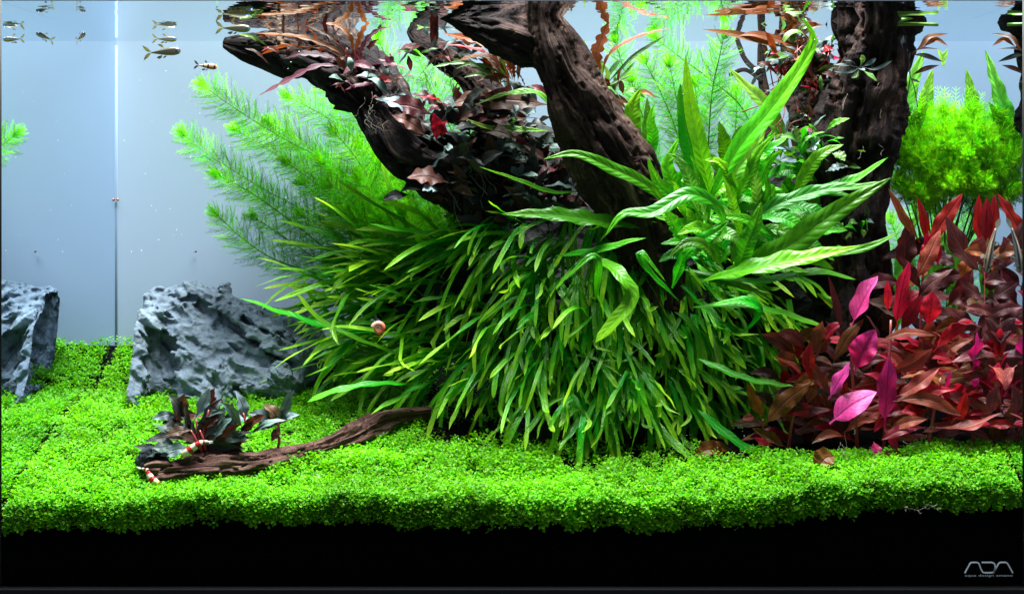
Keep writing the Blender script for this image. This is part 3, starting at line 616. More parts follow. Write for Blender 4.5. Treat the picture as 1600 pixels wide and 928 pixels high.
# ------------------------------------------------------------------ broad leaf fern
bf = thing('broad_leaf_fern', 'broad wavy green fern leaves fanning out in front of the brown trunk', 'fern', P(1120, 430, 10))
def hero(t, mat, pts, wd, kind='fern', nrm=None, n=20, m=5, fold=.2, wave=.22, wf=5, tw=0.0, bump=0.0, name='leaf', curl=0.0):
    return part(name, ribbon([P(*q) for q in pts], PX(wd / 2, pts[-1][2]), nz(TOCAM * .9 + UP * .5 + rj(.12)) if nrm is None else nrm, kind, n, m, fold, wave, wf, tw, curl, bump), mat, t)
B, BP = M['broad_fern'], M['pale_fern']
for mat, pts, wd in (
    (B, [(1105, 320, 10), (1150, 240, 9), (1200, 178, 8.6), (1238, 126, 8.4), (1270, 66, 8.2), (1254, 27, 8)], 42),
    (B, [(1112, 310, 10), (1094, 232, 9.2), (1077, 155, 9), (1071, 85, 9)], 30), (B, [(1100, 320, 11), (1078, 230, 10.4), (1065, 165, 10.3), (1063, 130, 10.3)], 36),
    (BP, [(1235, 245, 14), (1200, 172, 13.5), (1165, 135, 13.3), (1140, 108, 13.2)], 36), (B, [(1000, 262, 13), (985, 210, 12.6), (990, 165, 12.5), (1001, 139, 12.5)], 40),
    (BP, [(1008, 260, 14), (1012, 200, 13.8), (1011, 152, 13.6)], 22), (B, [(1010, 262, 13.4), (1020, 220, 13.2), (1017, 190, 13), (1022, 162, 13)], 22),
    (B, [(1050, 330, 9.5), (1010, 290, 8), (957, 264, 7.4), (900, 241, 7), (849, 249, 6.8)], 27), (B, [(1000, 356, 10.5), (930, 345, 9), (860, 336, 8.2), (783, 335, 7.8)], 36),
    (B, [(905, 300, 12), (860, 300, 11.4), (805, 280, 11), (749, 261, 10.8)], 11), (B, [(1134, 365, 7.2), (1122, 325, 6.6), (1076, 304, 6), (1020, 332, 5.6), (975, 334, 5.4), (945, 370, 5.2)], 32),
    (B, [(1120, 432, 10), (1220, 392, 7.8), (1275, 353, 7), (1330, 316, 6.6), (1393, 278, 6.4)], 48), (BP, [(1150, 370, 10), (1205, 325, 9), (1285, 297, 8.6), (1340, 292, 8.4), (1386, 284, 8.4)], 28),
    (B, [(1200, 330, 11), (1280, 300, 10.4), (1340, 278, 10), (1388, 246, 9.8)], 26), (B, [(1095, 440, 9), (1180, 418, 7), (1260, 402, 6.4), (1348, 385, 6)], 42),
    (B, [(1180, 430, 10), (1280, 398, 9), (1350, 388, 8.6), (1408, 362, 8.4)], 22), (B, [(1150, 430, 8.6), (1165, 385, 7.6), (1180, 350, 7.2), (1190, 315, 7)], 34),
    (B, [(1062, 410, 8.4), (1095, 378, 7.2), (1120, 362, 6.8), (1140, 344, 6.6)], 28), (B, [(1130, 420, 7.6), (1100, 384, 6.2), (1072, 380, 5.8), (1045, 402, 5.6)], 26),
    (B, [(1050, 450, 8), (1072, 396, 6.4), (1092, 392, 5.8), (1106, 404, 5.5)], 20), (B, [(1185, 330, 10), (1199, 300, 9.6), (1196, 262, 9.4)], 14),
    (BP, [(855, 205, 13.5), (800, 202, 13), (760, 199, 12.8), (728, 186, 12.6)], 14), (BP, [(868, 178, 13), (840, 146, 12.6), (790, 148, 12.4), (743, 164, 12.2)], 16),
    (B, [(1140, 330, 10), (1170, 275, 9.2), (1185, 240, 9), (1215, 205, 8.8)], 24), (BP, [(1130, 320, 11), (1150, 270, 10.4), (1178, 232, 10.2), (1200, 175, 10)], 30),
    (B, [(1095, 330, 10.5), (1040, 300, 9.6), (1020, 270, 9.3), (1012, 245, 9.2)], 24), (B, [(1090, 350, 11), (1045, 270, 10.6), (1050, 240, 10.4), (1062, 215, 10.3)], 30), (BP, [(1092, 330, 9), (1075, 275, 8.4), (1058, 250, 8.2), (1040, 240, 8)], 24),
    (B, [(1060, 470, 8), (1010, 420, 6.4), (1002, 395, 6), (1040, 440, 5.6)], 18), (B, [(930, 470, 8.6), (935, 420, 6.8), (925, 400, 6.3), (880, 440, 6)], 15),
    (B, [(870, 400, 10.5), (930, 392, 9), (980, 378, 8.4), (1010, 372, 8.2)], 20), (B, [(1160, 520, 8), (1190, 488, 6.4), (1160, 470, 6), (1110, 478, 5.8)], 26)):
    hero(bf, mat, pts, wd * .84, 'fern', fold=R.uniform(.1, .3), wave=R.uniform(.12, .24), wf=R.uniform(3, 5.5), tw=R.normal(0, .15), bump=.10, n=26, m=7)
for k in range(40):                 # shaded leaves behind the crown
    a = R.uniform(-2.9, .1); ln = R.uniform(50, 110); x0, y0, d0 = R.uniform(1040, 1290), R.uniform(250, 430), R.uniform(12.5, 15)
    hero(bf, B, [(x0, y0, d0), (x0 + math.cos(a) * ln * .5, y0 + math.sin(a) * ln * .55 - 8, d0 - .8), (x0 + math.cos(a) * ln, y0 + math.sin(a) * ln + R.uniform(-5, 22), d0 - 1)], R.uniform(16, 28), 'fern', n=16, wave=.2, tw=R.normal(0, .4))
for k in range(64):                 # fill: shorter leaves from the same crown
    a = R.uniform(-2.9, .35); ln = R.uniform(55, 130); x0, y0, d0 = R.uniform(1060, 1240), R.uniform(300, 430), R.uniform(9, 12.5)
    ca, sa = math.cos(a), math.sin(a)
    hero(bf, B if R.random() < .75 else BP, [(x0, y0, d0), (x0 + ca * ln * .5, y0 + sa * ln * .55 - 8, d0 - 1), (x0 + ca * ln, y0 + sa * ln + R.uniform(-5, 22), d0 - 1.3)], R.uniform(13, 25), 'fern', n=16, wave=.25, tw=R.normal(0, .5), bump=.08)
rf = thing('broad_leaf_fern', 'pale broad fern leaves rising behind the feathery ball on the right', 'fern', P(1450, 420, 17))
for mat, pts, wd in ((BP, [(1392, 260, 17), (1405, 190, 16.5), (1422, 140, 16.3), (1444, 78, 16)], 32), (B, [(1388, 262, 16), (1405, 225, 15.4), (1428, 195, 15.2), (1450, 160, 15)], 34), (BP, [(1440, 240, 18), (1446, 165, 17.6), (1452, 130, 17.5), (1457, 108, 17.4)], 26),
                     (BP, [(1575, 240, 20), (1530, 176, 19.6), (1490, 125, 19.4), (1465, 76, 19.2)], 38), (B, [(1500, 230, 21), (1480, 170, 20.6), (1470, 130, 20.4)], 30),
                     (BP, [(1400, 520, 19), (1410, 430, 18.5), (1420, 360, 18.2), (1445, 330, 18)], 30), (BP, [(1450, 520, 19.5), (1455, 430, 19), (1470, 380, 18.7), (1500, 350, 18.5)], 32), (BP, [(1520, 520, 19.8), (1515, 440, 19.5), (1530, 390, 19.2)], 30)):
    hero(rf, mat, pts, wd, 'fern', wave=.2, wf=5, bump=.1, n=26, m=7)

# ------------------------------------------------------------------ feathery stem plants
def feather(parent, ctrl, leaf=1.65, gap=.34, per=6, fil=9, bud=.22, thick=.0125, start=.12, mat=None):
    c = np.array([P(*q) for q in ctrl])[::-1]       # base -> tip
    Ltot = np.linalg.norm(np.diff(c, axis=0), axis=1).sum(); n = max(14, int(Ltot * 4)); pts = spline(c, n)
    st = part('stem', tube(spline(c, max(10, n // 2)), np.linspace(.065, .03, max(10, n // 2)), 6), M['stem'], parent)
    T = nzr(np.gradient(pts, axis=0)); tt = np.linspace(0, 1, n)
    P0, P1, A0, A1 = [], [], [], []; UV = []; RR = []
    pos = list(np.arange(start, 1 - bud * .8 / Ltot * 2, gap / Ltot)) + list(np.linspace(1 - bud * 2 / Ltot, 1, 4))
    for t in pos:
        p = np.array([np.interp(t, tt, pts[:, q]) for q in range(3)]); T0 = nz(np.array([np.interp(t, tt, T[:, q]) for q in range(3)]))
        s = nz(np.cross(T0, rj())); b = np.cross(T0, s); dtip = (1 - t) * Ltot
        L0 = leaf * (.35 + .65 * min(1, dtip / 1.6)) * (.75 + .25 * min(1, t / .3)); el = .38 + .75 * math.exp(-dtip / .6)
        for k in range(per):
            a = 6.283 * k / per + R.normal(0, .2); o = math.cos(a) * s + math.sin(a) * b; e = el + R.normal(0, .15)
            d0 = nz(o * math.cos(e) + T0 * math.sin(e)); l = L0 * R.uniform(.8, 1.15)
            q = np.linspace(0, 1, fil + 1)[:, None]; rp = p + d0 * q * l + (T0 * R.uniform(.1, .42) + np.array([0, 0, .05]) + rj(.06)) * l * q * q
            rd = R.random(); side = nz(np.cross(d0, T0) + rj(.25))
            b0 = np.repeat(rp[1:-1], 2, 0); sg = np.tile([-1.0, 1.0], fil - 1)[:, None]; qi = np.repeat(q[1:-1], 2, 0)
            dd = nzr(d0 * .65 + side * sg * .85 + T0 * .2 + R.normal(0, .16, b0.shape)); fl = l * R.uniform(.34, .52, (len(b0), 1)) * (1 - .55 * qi)
            P0 += [rp[:-1], b0]; P1 += [rp[1:], b0 + dd * fl]; A0 += [np.full(fil, thick * 1.15), np.full(len(b0), thick * .85)]; A1 += [np.full(fil, thick), np.full(len(b0), thick * .45)]
            UV += [q[:-1, 0], .5 + .5 * qi[:, 0]]; RR.append(np.full(fil + len(b0), rd))
    P0, P1, A0, A1, UV, RR = (np.concatenate(z) for z in (P0, P1, A0, A1, UV, RR))
    v, f = sticks(P0, P1, A0, A1)
    young = np.repeat(UV, 6)
    # colour runs lighter towards the growing tip of the stem
    rel = np.clip(((v - pts[0]) @ nz(pts[-1] - pts[0])) / max(np.linalg.norm(pts[-1] - pts[0]), .1), 0, 1)
    uv = np.stack([np.full(len(v), .9), np.clip(.25 * young + .75 * rel ** 2, 0, 1)], -1)
    o = part('foliage', (v, f, uv, np.repeat(RR, 6)), mat or M['feather'], st, False, 'stuff')
    return st
fa = thing('feather_plant', 'light green feathery stems spreading left from behind the fern', 'water plant', P(600, 470, 23))
for ctrl in ([(315, 132, 22), (360, 165, 22), (440, 215, 22.5), (530, 265, 23), (620, 350, 24)], [(284, 208, 24.6), (330, 245, 24.4), (420, 300, 24.2), (500, 345, 23), (590, 430, 24)], [(336, 272, 20), (390, 300, 20.5), (460, 350, 21.5), (560, 430, 23)],
             [(335, 332, 20), (385, 378, 20.5), (440, 410, 21), (540, 440, 23)], [(366, 202, 24), (430, 240, 24), (500, 285, 24.3), (600, 370, 25)], [(395, 338, 22), (450, 375, 22.5), (520, 420, 23), (580, 440, 24)],
             [(500, 130, 24), (545, 170, 24), (600, 240, 24.5), (660, 340, 25)], [(448, 150, 26), (520, 190, 26), (580, 240, 26), (640, 320, 26)], [(520, 205, 20.5), (555, 245, 21), (595, 310, 22), (640, 380, 23)], [(445, 252, 21.5), (510, 300, 22), (570, 360, 23), (620, 420, 24)],
             [(512, 288, 19), (550, 315, 19.5), (600, 370, 21), (640, 420, 23)], [(606, 312, 17.5), (612, 322, 18.5), (625, 350, 20.5), (640, 400, 23)], [(560, 275, 19), (580, 300, 19.5), (610, 350, 21), (650, 400, 23)], [(470, 335, 20), (520, 370, 20.5), (580, 410, 22), (620, 440, 24)],
             [(545, 335, 18.6), (575, 350, 19.2), (610, 380, 21), (660, 420, 23)], [(420, 190, 25.5), (480, 230, 25.5), (550, 290, 25.5), (620, 380, 25.5)], [(640, 285, 20), (645, 305, 20.5), (660, 350, 21.5), (680, 400, 23)], [(560, 385, 20), (590, 395, 20.5), (640, 420, 22), (680, 440, 23)],
             [(500, 250, 22.5), (540, 290, 22.8), (590, 350, 23.4), (640, 410, 24)], [(470, 285, 22), (520, 325, 22.3), (580, 380, 23), (630, 430, 24)], [(590, 250, 21.5), (605, 285, 22), (630, 340, 23), (660, 400, 24)], [(560, 225, 23), (580, 260, 23.3), (620, 330, 24), (660, 400, 24.6)], [(590, 340, 18.4), (605, 355, 19), (635, 390, 21), (670, 430, 23)], [(520, 330, 19.4), (550, 350, 19.8), (600, 395, 21.5), (640, 430, 23)], [(625, 270, 19.4), (632, 290, 20), (650, 340, 21.5), (680, 400, 23)],
             [(660, 272, 18.6), (664, 290, 19), (672, 330, 20.5), (690, 390, 22)], [(700, 300, 18.8), (704, 318, 19.2), (712, 350, 20.5), (720, 400, 22)], [(630, 330, 17.4), (640, 345, 18), (660, 375, 20), (690, 420, 22)], [(670, 340, 17.4), (680, 352, 18), (696, 380, 20), (710, 420, 22)], [(585, 370, 17.6), (605, 382, 18.2), (640, 405, 20), (690, 430, 22)], [(725, 330, 19), (728, 345, 19.4), (734, 375, 20.5), (740, 410, 22)],
             [(680, 320, 20.5), (690, 345, 21), (700, 380, 22), (700, 430, 23)], [(640, 350, 19.4), (650, 365, 20), (670, 400, 21.5), (690, 430, 23)]):
    feather(fa, ctrl)
fb = thing('feather_plant', 'yellow green feathery stems standing against the back pane behind the trunks', 'water plant', P(1050, 330, 24))
for ctrl in ([(1132, 52, 15.5), (1124, 90, 15.8), (1112, 150, 16.4), (1105, 260, 17)], [(1045, 98, 18), (1052, 130, 18), (1064, 190, 18.4), (1080, 290, 19)], [(1005, 92, 20), (1030, 140, 20), (1055, 200, 20.4), (1080, 290, 21)], [(1022, 58, 22), (1060, 88, 22), (1110, 125, 22.3), (1160, 170, 22.6), (1200, 260, 23)],
             [(985, 122, 24), (1000, 170, 24), (1020, 230, 24), (1040, 320, 24)], [(1085, 130, 21), (1092, 180, 21), (1098, 240, 21), (1110, 320, 21)], [(960, 60, 26), (975, 110, 26), (1000, 180, 26), (1020, 300, 26)], [(1150, 140, 25), (1150, 190, 25), (1140, 260, 25), (1130, 320, 25)],
             [(590, 62, 26), (610, 100, 26), (645, 160, 26), (690, 250, 26)], [(650, 80, 27), (665, 120, 27), (690, 170, 27), (730, 260, 27)], [(700, 110, 27), (710, 150, 27), (730, 200, 27), (750, 280, 27)]):
    feather(fb, ctrl, 1.5, .38)
fc = thing('feather_plant', 'dense ball of bright green feathery shoots beside the right stump', 'water plant', P(1480, 380, 19))
for k in range(28):
    a, r = k * 2.4, 86 * math.sqrt((k + .3) / 28); x, y = 1482 + r * math.cos(a) * 1.1 + R.normal(0, 9), 236 + r * math.sin(a) * .95 + R.normal(0, 9)
    dd = 13.2 + (r / 84) ** 2 * 2.6 + R.normal(0, .3)
    feather(fc, [(x, y, dd), (x * .97 + 1482 * .03, y + 5, dd + 1.0), (x * .85 + 1482 * .15, y + 18, dd + 2.6), (x * .5 + 1482 * .5, 300, dd + 4.5), (1485 + R.normal(0, 14), 390, 20)], R.uniform(1.3, 1.8), .36, 6, 8, .3, .016, start=.72, mat=M['feather_lifted'])
for k in range(4):                  # stray shoots that break the outline
    a = R.uniform(2.0, 7.4); x, y = 1482 + 92 * math.cos(a), 240 + 84 * math.sin(a); dd = R.uniform(13.2, 16)
    feather(fc, [(x, y, dd), (x * .8 + 1482 * .2, y * .8 + 250 * .2, dd + .8), (x * .4 + 1482 * .6, y * .4 + 290 * .6, dd + 2), (1485, 370, 19)], 1.2, .38, 6, 8, .3, .016, .4)
for k in range(16):                 # tufts that face the viewer over the lower half
    x, y = 1482 + R.uniform(-92, 84), R.uniform(215, 305); dd = 12.4 + abs(x - 1482) * .012
    feather(fc, [(x, y, dd), (x + R.normal(0, 3), y + 4, dd + 1.0), (x * .9 + 148.2, y + 22, dd + 2.6), (x * .6 + 592.8, 380, 17.5)], R.uniform(1.2, 1.6), .34, 6, 8, .3, .016, .62, M['feather_lifted'])
for x in (1400, 1425, 1455, 1490, 1520):   # dim stems standing behind the red leaves
    feather(fc, [(x + R.normal(0, 8), R.uniform(320, 345), 22), (x + 4, 385, 22), (x + 6, 440, 22.3), (x + 10, 530, 22.6)], 1.5, .4)
# ------------------------------------------------------------------ red plants
def leafy(t, mat, items, kind='ovate', **kw):
    for it in items:
        (m_, pts, wd) = it
        hero(t, M[m_] if isinstance(m_, str) else m_, pts, wd * (.92 if m_ in ('pink', 'magenta') else .74), kind if R.random() < .5 else 'lance', nz(TOCAM * 1.0 + UP * R.uniform(.2, .7) + rj(.25)), n=16, m=7, fold=R.uniform(.1, .45), wave=R.uniform(.12, .34), wf=R.uniform(1.5, 3.4), tw=R.normal(0, .5), curl=R.uniform(-.1, .3))
def L2(b, t, d, sag=0, dd=-.6):       # base and tip px -> three control points
    return [(b[0], b[1], d), ((b[0] + t[0]) / 2 + R.normal(0, 2), (b[1] + t[1]) / 2 - sag, d + dd * .6), (t[0], t[1], d + dd)]
def stalk(t, pts, r0=.12, r1=.07): part('stem', tube(spline([P(*q) for q in pts], 12), np.linspace(r0, r1, 12), 8), M['red_stem'], t)
rp = thing('red_plant', 'magenta and pink leaved plant in the front of the red bushes', 'water plant', P(1370, 690, 6.5))
leafy(rp, None, [('pink', L2((1330, 510), (1372, 431), 6, 4), 46), ('magenta', L2((1335, 582), (1368, 514), 5.6, 2), 46), ('pink', L2((1294, 624), (1328, 565), 5.4, 4), 28), ('pink', L2((1296, 662), (1370, 612), 4.8, 4), 50), ('crimson', L2((1400, 515), (1420, 408), 6.6), 42), ('crimson', L2((1405, 520), (1440, 460), 6.3), 30),
                 ('magenta', L2((1382, 668), (1389, 556), 5.2), 38), ('crimson', L2((1387, 490), (1386, 438), 6.2), 18), ('salmon', L2((1370, 535), (1462, 524), 5.8, 10), 20), ('rust', L2((1300, 570), (1350, 498), 6.2, 6), 30), ('salmon', L2((1390, 580), (1458, 544), 5.6, -6), 36), ('salmon', L2((1396, 622), (1468, 574), 5.2, -6), 34),
                 ('crimson', L2((1420, 620), (1494, 608), 5, 4), 20), ('salmon', L2((1396, 626), (1504, 650), 4.7, 14), 30), ('salmon', L2((1386, 674), (1450, 654), 4.8, 4), 24), ('crimson', L2((1380, 664), (1402, 706), 5, 0), 22), ('magenta', L2((1365, 690), (1372, 714), 5, 0), 18)])
stalk(rp, [(1380, 720, 7.5), (1384, 640, 6.6), (1390, 560, 6.6), (1392, 500, 6.8)]); stalk(rp, [(1340, 715, 8), (1336, 640, 7), (1330, 560, 6.8), (1330, 505, 6.6)])
rq = thing('red_plant', 'brown and dusty pink leaved plant against the fern, left of the red bushes', 'water plant', P(1230, 690, 8))
leafy(rq, None, [('rust', L2((1192, 668), (1268, 598), 6.6, 6), 40), ('rust', L2((1194, 655), (1168, 598), 6.8), 30), ('salmon', L2((1245, 556), (1188, 522), 8, 6), 32), ('salmon', L2((1258, 594), (1208, 558), 7.4, 4), 26), ('rust', L2((1285, 518), (1238, 542), 8, 8), 26), ('crimson', L2((1268, 598), (1267, 532), 6.6), 28), ('maroon', L2((1318, 525), (1293, 428), 7.2, -4), 16),
                 ('crimson', L2((1208, 696), (1178, 683), 6.2), 16), ('rust', L2((1150, 705), (1095, 690), 8), 24), ('salmon', L2((1300, 620), (1262, 560), 7), 28), ('rust', L2((1290, 600), (1240, 600), 7.2, 8), 28), ('salmon', L2((1180, 650), (1160, 655), 7), 18), ('rust', L2((1230, 700), (1175, 668), 7), 24)])
stalk(rq, [(1230, 715, 8.5), (1240, 650, 7.8), (1262, 590, 7.6), (1290, 520, 7.6)]); stalk(rq, [(1195, 700, 7.6), (1193, 670, 7.2), (1192, 655, 7)])
ru = thing('red_plant', 'upright plant with tall red leaves standing left of the striped fish', 'water plant', P(1440, 560, 11))
leafy(ru, None, [('crimson', L2((1446, 388), (1504, 302), 10.2, 4), 36), ('crimson', L2((1448, 385), (1434, 308), 10.2), 20), ('rust', L2((1438, 380), (1388, 294), 10.3, -4), 20), ('maroon', L2((1412, 428), (1414, 350), 10.6), 44), ('salmon', L2((1428, 442), (1470, 358), 9.8, -4), 34), ('maroon', L2((1440, 455), (1405, 400), 10), 26), ('crimson', L2((1450, 512), (1458, 455), 8.4), 46),
                 ('maroon', L2((1430, 470), (1490, 420), 9.4, 4), 34), ('maroon', L2((1420, 480), (1380, 460), 9.6), 26), ('crimson', L2((1458, 550), (1520, 500), 7.2, 6), 26), ('maroon', L2((1478, 480), (1520, 445), 9, 4), 36)])
stalk(ru, [(1440, 660, 11), (1438, 560, 10.6), (1440, 460, 10.4), (1446, 380, 10.4)])
rv = thing('red_plant', 'dark purple brown plant with two red leaves in the far right corner', 'water plant', P(1540, 600, 9))
leafy(rv, None, [('crimson', L2((1533, 386), (1530, 303), 8.6), 24), ('crimson', L2((1538, 386), (1545, 303), 8.5), 24), ('maroon', L2((1552, 368), (1588, 276), 7.6, 2), 28), ('maroon', L2((1538, 432), (1478, 338), 8.2, -4), 48), ('maroon', L2((1540, 470), (1500, 440), 8), 36), ('maroon', L2((1545, 500), (1585, 450), 7), 34), ('maroon', L2((1530, 520), (1480, 480), 8), 38), ('maroon', L2((1555, 540), (1594, 500), 6.2), 36),
                 ('maroon', L2((1520, 540), (1560, 480), 7.5), 34), ('maroon', L2((1560, 430), (1592, 400), 6), 26), ('maroon', L2((1500, 470), (1520, 420), 8.6), 30)])
stalk(rv, [(1535, 660, 9), (1537, 560, 8.6), (1540, 450, 8.5), (1536, 370, 8.5)])
rw = thing('red_plant', 'low salmon brown bush with magenta leaf tips in the right foreground', 'water plant', P(1520, 690, 6))
leafy(rw, None, [('magenta', L2((1524, 592), (1527, 518), 5.4), 36), ('salmon', L2((1462, 668), (1566, 645), 4.4, -10), 36), ('crimson', L2((1540, 600), (1562, 566), 5), 26), ('salmon', L2((1500, 580), (1482, 540), 5.8), 24), ('magenta', L2((1480, 610), (1486, 580), 5), 10), ('magenta', L2((1520, 606), (1530, 590), 4.8), 12), ('crimson', L2((1570, 600), (1592, 570), 4), 24), ('crimson', L2((1500, 660), (1510, 612), 4.8), 24),
                 ('maroon', L2((1548, 650), (1560, 600), 4.4), 30), ('salmon', L2((1545, 570), (1580, 620), 4.4, 8), 26), ('crimson', L2((1582, 560), (1586, 510), 4.8), 28)])
for k in range(140):
    x, y = R.uniform(1400, 1590), R.uniform(545, 670); a = R.choice([-.35, 3.4, -1.5, -2.2, -.8, .15, 3.0]) + R.normal(0, .3); ln = R.uniform(45, 95); d0 = 4.6 + (670 - y) / 130 * 4.2 + R.uniform(0, 2)
    if x > 1540: d0 = min(d0, 5.5)
    leafy(rw, None, [(R.choice(['salmon', 'crimson', 'rust', 'crimson', 'maroon', 'salmon', 'rust', 'crimson']), L2((x, y), (min(x + math.cos(a) * ln, 1593), y + math.sin(a) * ln * .7), d0, 8), R.uniform(20, 36))])
for k in range(85):
    x, y = R.uniform(1225, 1400), R.uniform(540, 690); a = R.uniform(-3.4, .3); ln = R.uniform(40, 80)
    leafy(rq if x < 1310 else rp, None, [(R.choice(['salmon', 'rust', 'crimson', 'maroon', 'crimson']), L2((x, y), (x + math.cos(a) * ln, y + math.sin(a) * ln * .7), R.uniform(7.2, 10.5), 8), R.uniform(20, 34))])
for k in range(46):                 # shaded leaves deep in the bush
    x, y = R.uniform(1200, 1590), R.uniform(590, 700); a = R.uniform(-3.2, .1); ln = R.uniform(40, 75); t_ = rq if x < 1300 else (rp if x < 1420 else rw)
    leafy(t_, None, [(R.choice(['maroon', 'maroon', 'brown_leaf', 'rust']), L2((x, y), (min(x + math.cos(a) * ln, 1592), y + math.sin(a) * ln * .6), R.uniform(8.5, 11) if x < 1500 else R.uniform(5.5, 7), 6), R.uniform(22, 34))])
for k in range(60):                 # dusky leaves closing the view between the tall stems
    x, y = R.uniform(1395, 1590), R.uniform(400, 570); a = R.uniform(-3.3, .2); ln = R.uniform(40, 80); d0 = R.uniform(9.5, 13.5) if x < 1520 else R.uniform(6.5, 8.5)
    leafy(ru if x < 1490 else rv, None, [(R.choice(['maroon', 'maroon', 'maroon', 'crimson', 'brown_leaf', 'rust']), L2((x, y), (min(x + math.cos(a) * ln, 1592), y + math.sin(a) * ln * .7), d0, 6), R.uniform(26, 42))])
for q in ([(1450, 700, 6), (1460, 640, 5.8), (1470, 590, 6)], [(1520, 690, 6), (1524, 640, 5.8), (1526, 590, 5.6)], [(1570, 690, 5), (1566, 620, 4.8), (1580, 560, 4.8)]): stalk(rw, q)
for nm, lab, q, wd in (('fallen_leaf', 'folded orange brown leaf lying on the carpet below the magenta plant', [(1306, 712, 4.0), (1290, 716, 3.7), (1274, 735, 3.5)], 34), ('fallen_leaf', 'long rusty leaf lying flat at the edge of the carpet', [(1366, 724, 4.6), (1395, 714, 4.3), (1428, 726, 4.2)], 20), ('fallen_leaf', 'dull brown leaf resting under the fern beside the carpet', [(1135, 712, 7.5), (1110, 702, 7.2), (1085, 712, 7)], 26)):
    t = thing(nm, lab, 'leaf', P(*q[1])); hero(t, M['rust'], q, wd, 'ovate', fold=.5, name='blade')

# ------------------------------------------------------------------ plants growing on the wood and the log
def rosette(t, mats, c, n, l0, l1, w0, w1, a0=-3.4, a1=.3, kind='lance', dj=1.0, spread=10, droop=8, stemmat=None, fw=1.2):
    x0, y0, d0 = c
    for k in range(n):
        a = R.uniform(a0, a1); ln = R.uniform(l0, l1); bx, by = x0 + R.normal(0, spread), y0 + R.normal(0, spread * .7); dz = d0 + R.normal(0, dj * .5); fwd = R.uniform(-.6, fw)
        ca, sa = math.cos(a), math.sin(a)
        hero(t, M[mats[R.integers(len(mats))]], [(bx, by, dz + .5), (bx + ca * ln * .55, by + sa * ln * .6 - 3, dz - fwd * .6), (bx + ca * ln, by + sa * ln + R.uniform(0, droop), dz - fwd)], R.uniform(w0, w1), kind, nz(TOCAM * R.uniform(.3, 1.0) + UP * R.uniform(.3, 1) + rj(.4)), n=10, m=5, fold=.2, wave=R.uniform(.1, .3), wf=3, tw=R.normal(0, .5))
fp = thing('dark_plant', 'bushy dark leaved plant growing on the left end of the log', 'water plant', P(330, 715, 5.6))
for mt, b, t_, d, wd in (('brown_leaf', (279, 662), (288, 614), 5.4, 24), ('silver', (304, 656), (328, 606), 5.6, 20), ('maroon', (328, 634), (336, 606), 5.7, 16), ('red', (309, 662), (348, 620), 5.5, 8), ('silver', (278, 650), (237, 655), 5.2, 15), ('dark_leaf', (284, 686), (226, 690), 4.8, 18), ('brown_leaf', (300, 672), (258, 680), 4.7, 18), ('dark_leaf', (290, 664), (252, 662), 5.2, 18),
                         ('slate', (312, 692), (356, 634), 5, 24), ('slate', (330, 690), (392, 684), 4.9, 18), ('slate', (318, 700), (366, 650), 4.9, 22), ('silver', (384, 660), (368, 612), 5.6, 20), ('rust', (374, 676), (416, 648), 5, 16), ('slate', (352, 700), (330, 640), 5.2, 24), ('slate', (345, 680), (376, 640), 5.3, 22), ('slate', (260, 700), (225, 716), 4.6, 22), ('slate', (282, 704), (238, 700), 4.4, 26), ('slate', (300, 700), (250, 712), 4.3, 22)):
    hero(fp, M['maroon'] if mt == 'red' else M[mt], L2(b, t_, d, 4, -.4), wd, 'lance', nz(TOCAM + UP * .5 + rj(.3)), n=14, fold=.2, wave=.25, wf=3, tw=R.normal(0, .3))
rosette(fp, ['dark_leaf', 'slate', 'dark_leaf', 'slate', 'brown_leaf', 'maroon'], (328, 688, 5.4), 60, 32, 72, 13, 22, spread=28, fw=.8)
for q in ([(320, 712, 5.2), (312, 690, 5), (306, 655, 5.2)], [(326, 712, 5.2), (318, 680, 4.9), (326, 640, 5.2)], [(372, 700, 5.5), (384, 670, 5.3), (380, 645, 5.4)], [(316, 705, 5), (308, 690, 4.6), (298, 672, 4.6)], [(322, 704, 5), (318, 688, 4.5), (312, 672, 4.5)]): stalk(fp, q, .10, .06)
fq = thing('dark_plant', 'small grey and brown leaved sprig on the log, right of the bushy one', 'water plant', P(436, 690, 7))
for mt, t_, wd in (('brown_leaf', (410, 632), 22), ('silver', (455, 608), 16), ('silver', (468, 648), 14), ('silver', (388, 646), 22), ('slate', (400, 672), 18), ('slate', (452, 640), 16), ('dark_leaf', (415, 660), 18), ('brown_leaf', (424, 690), 14)):
    hero(fq, M[mt], L2((435, 664), t_, 6.6, 5, -.3), wd, 'lance', nz(TOCAM + UP * .5 + rj(.3)), n=14, fold=.2, wave=.2, wf=3)
stalk(fq, [(430, 712, 7), (436, 690, 6.7), (435, 660, 6.6)], .11, .08)
part('root', tube(spline([P(436, 680, 6.6), P(445, 690, 6), P(462, 688, 5.8)], 8), .03, 6), M['thread'], fq)

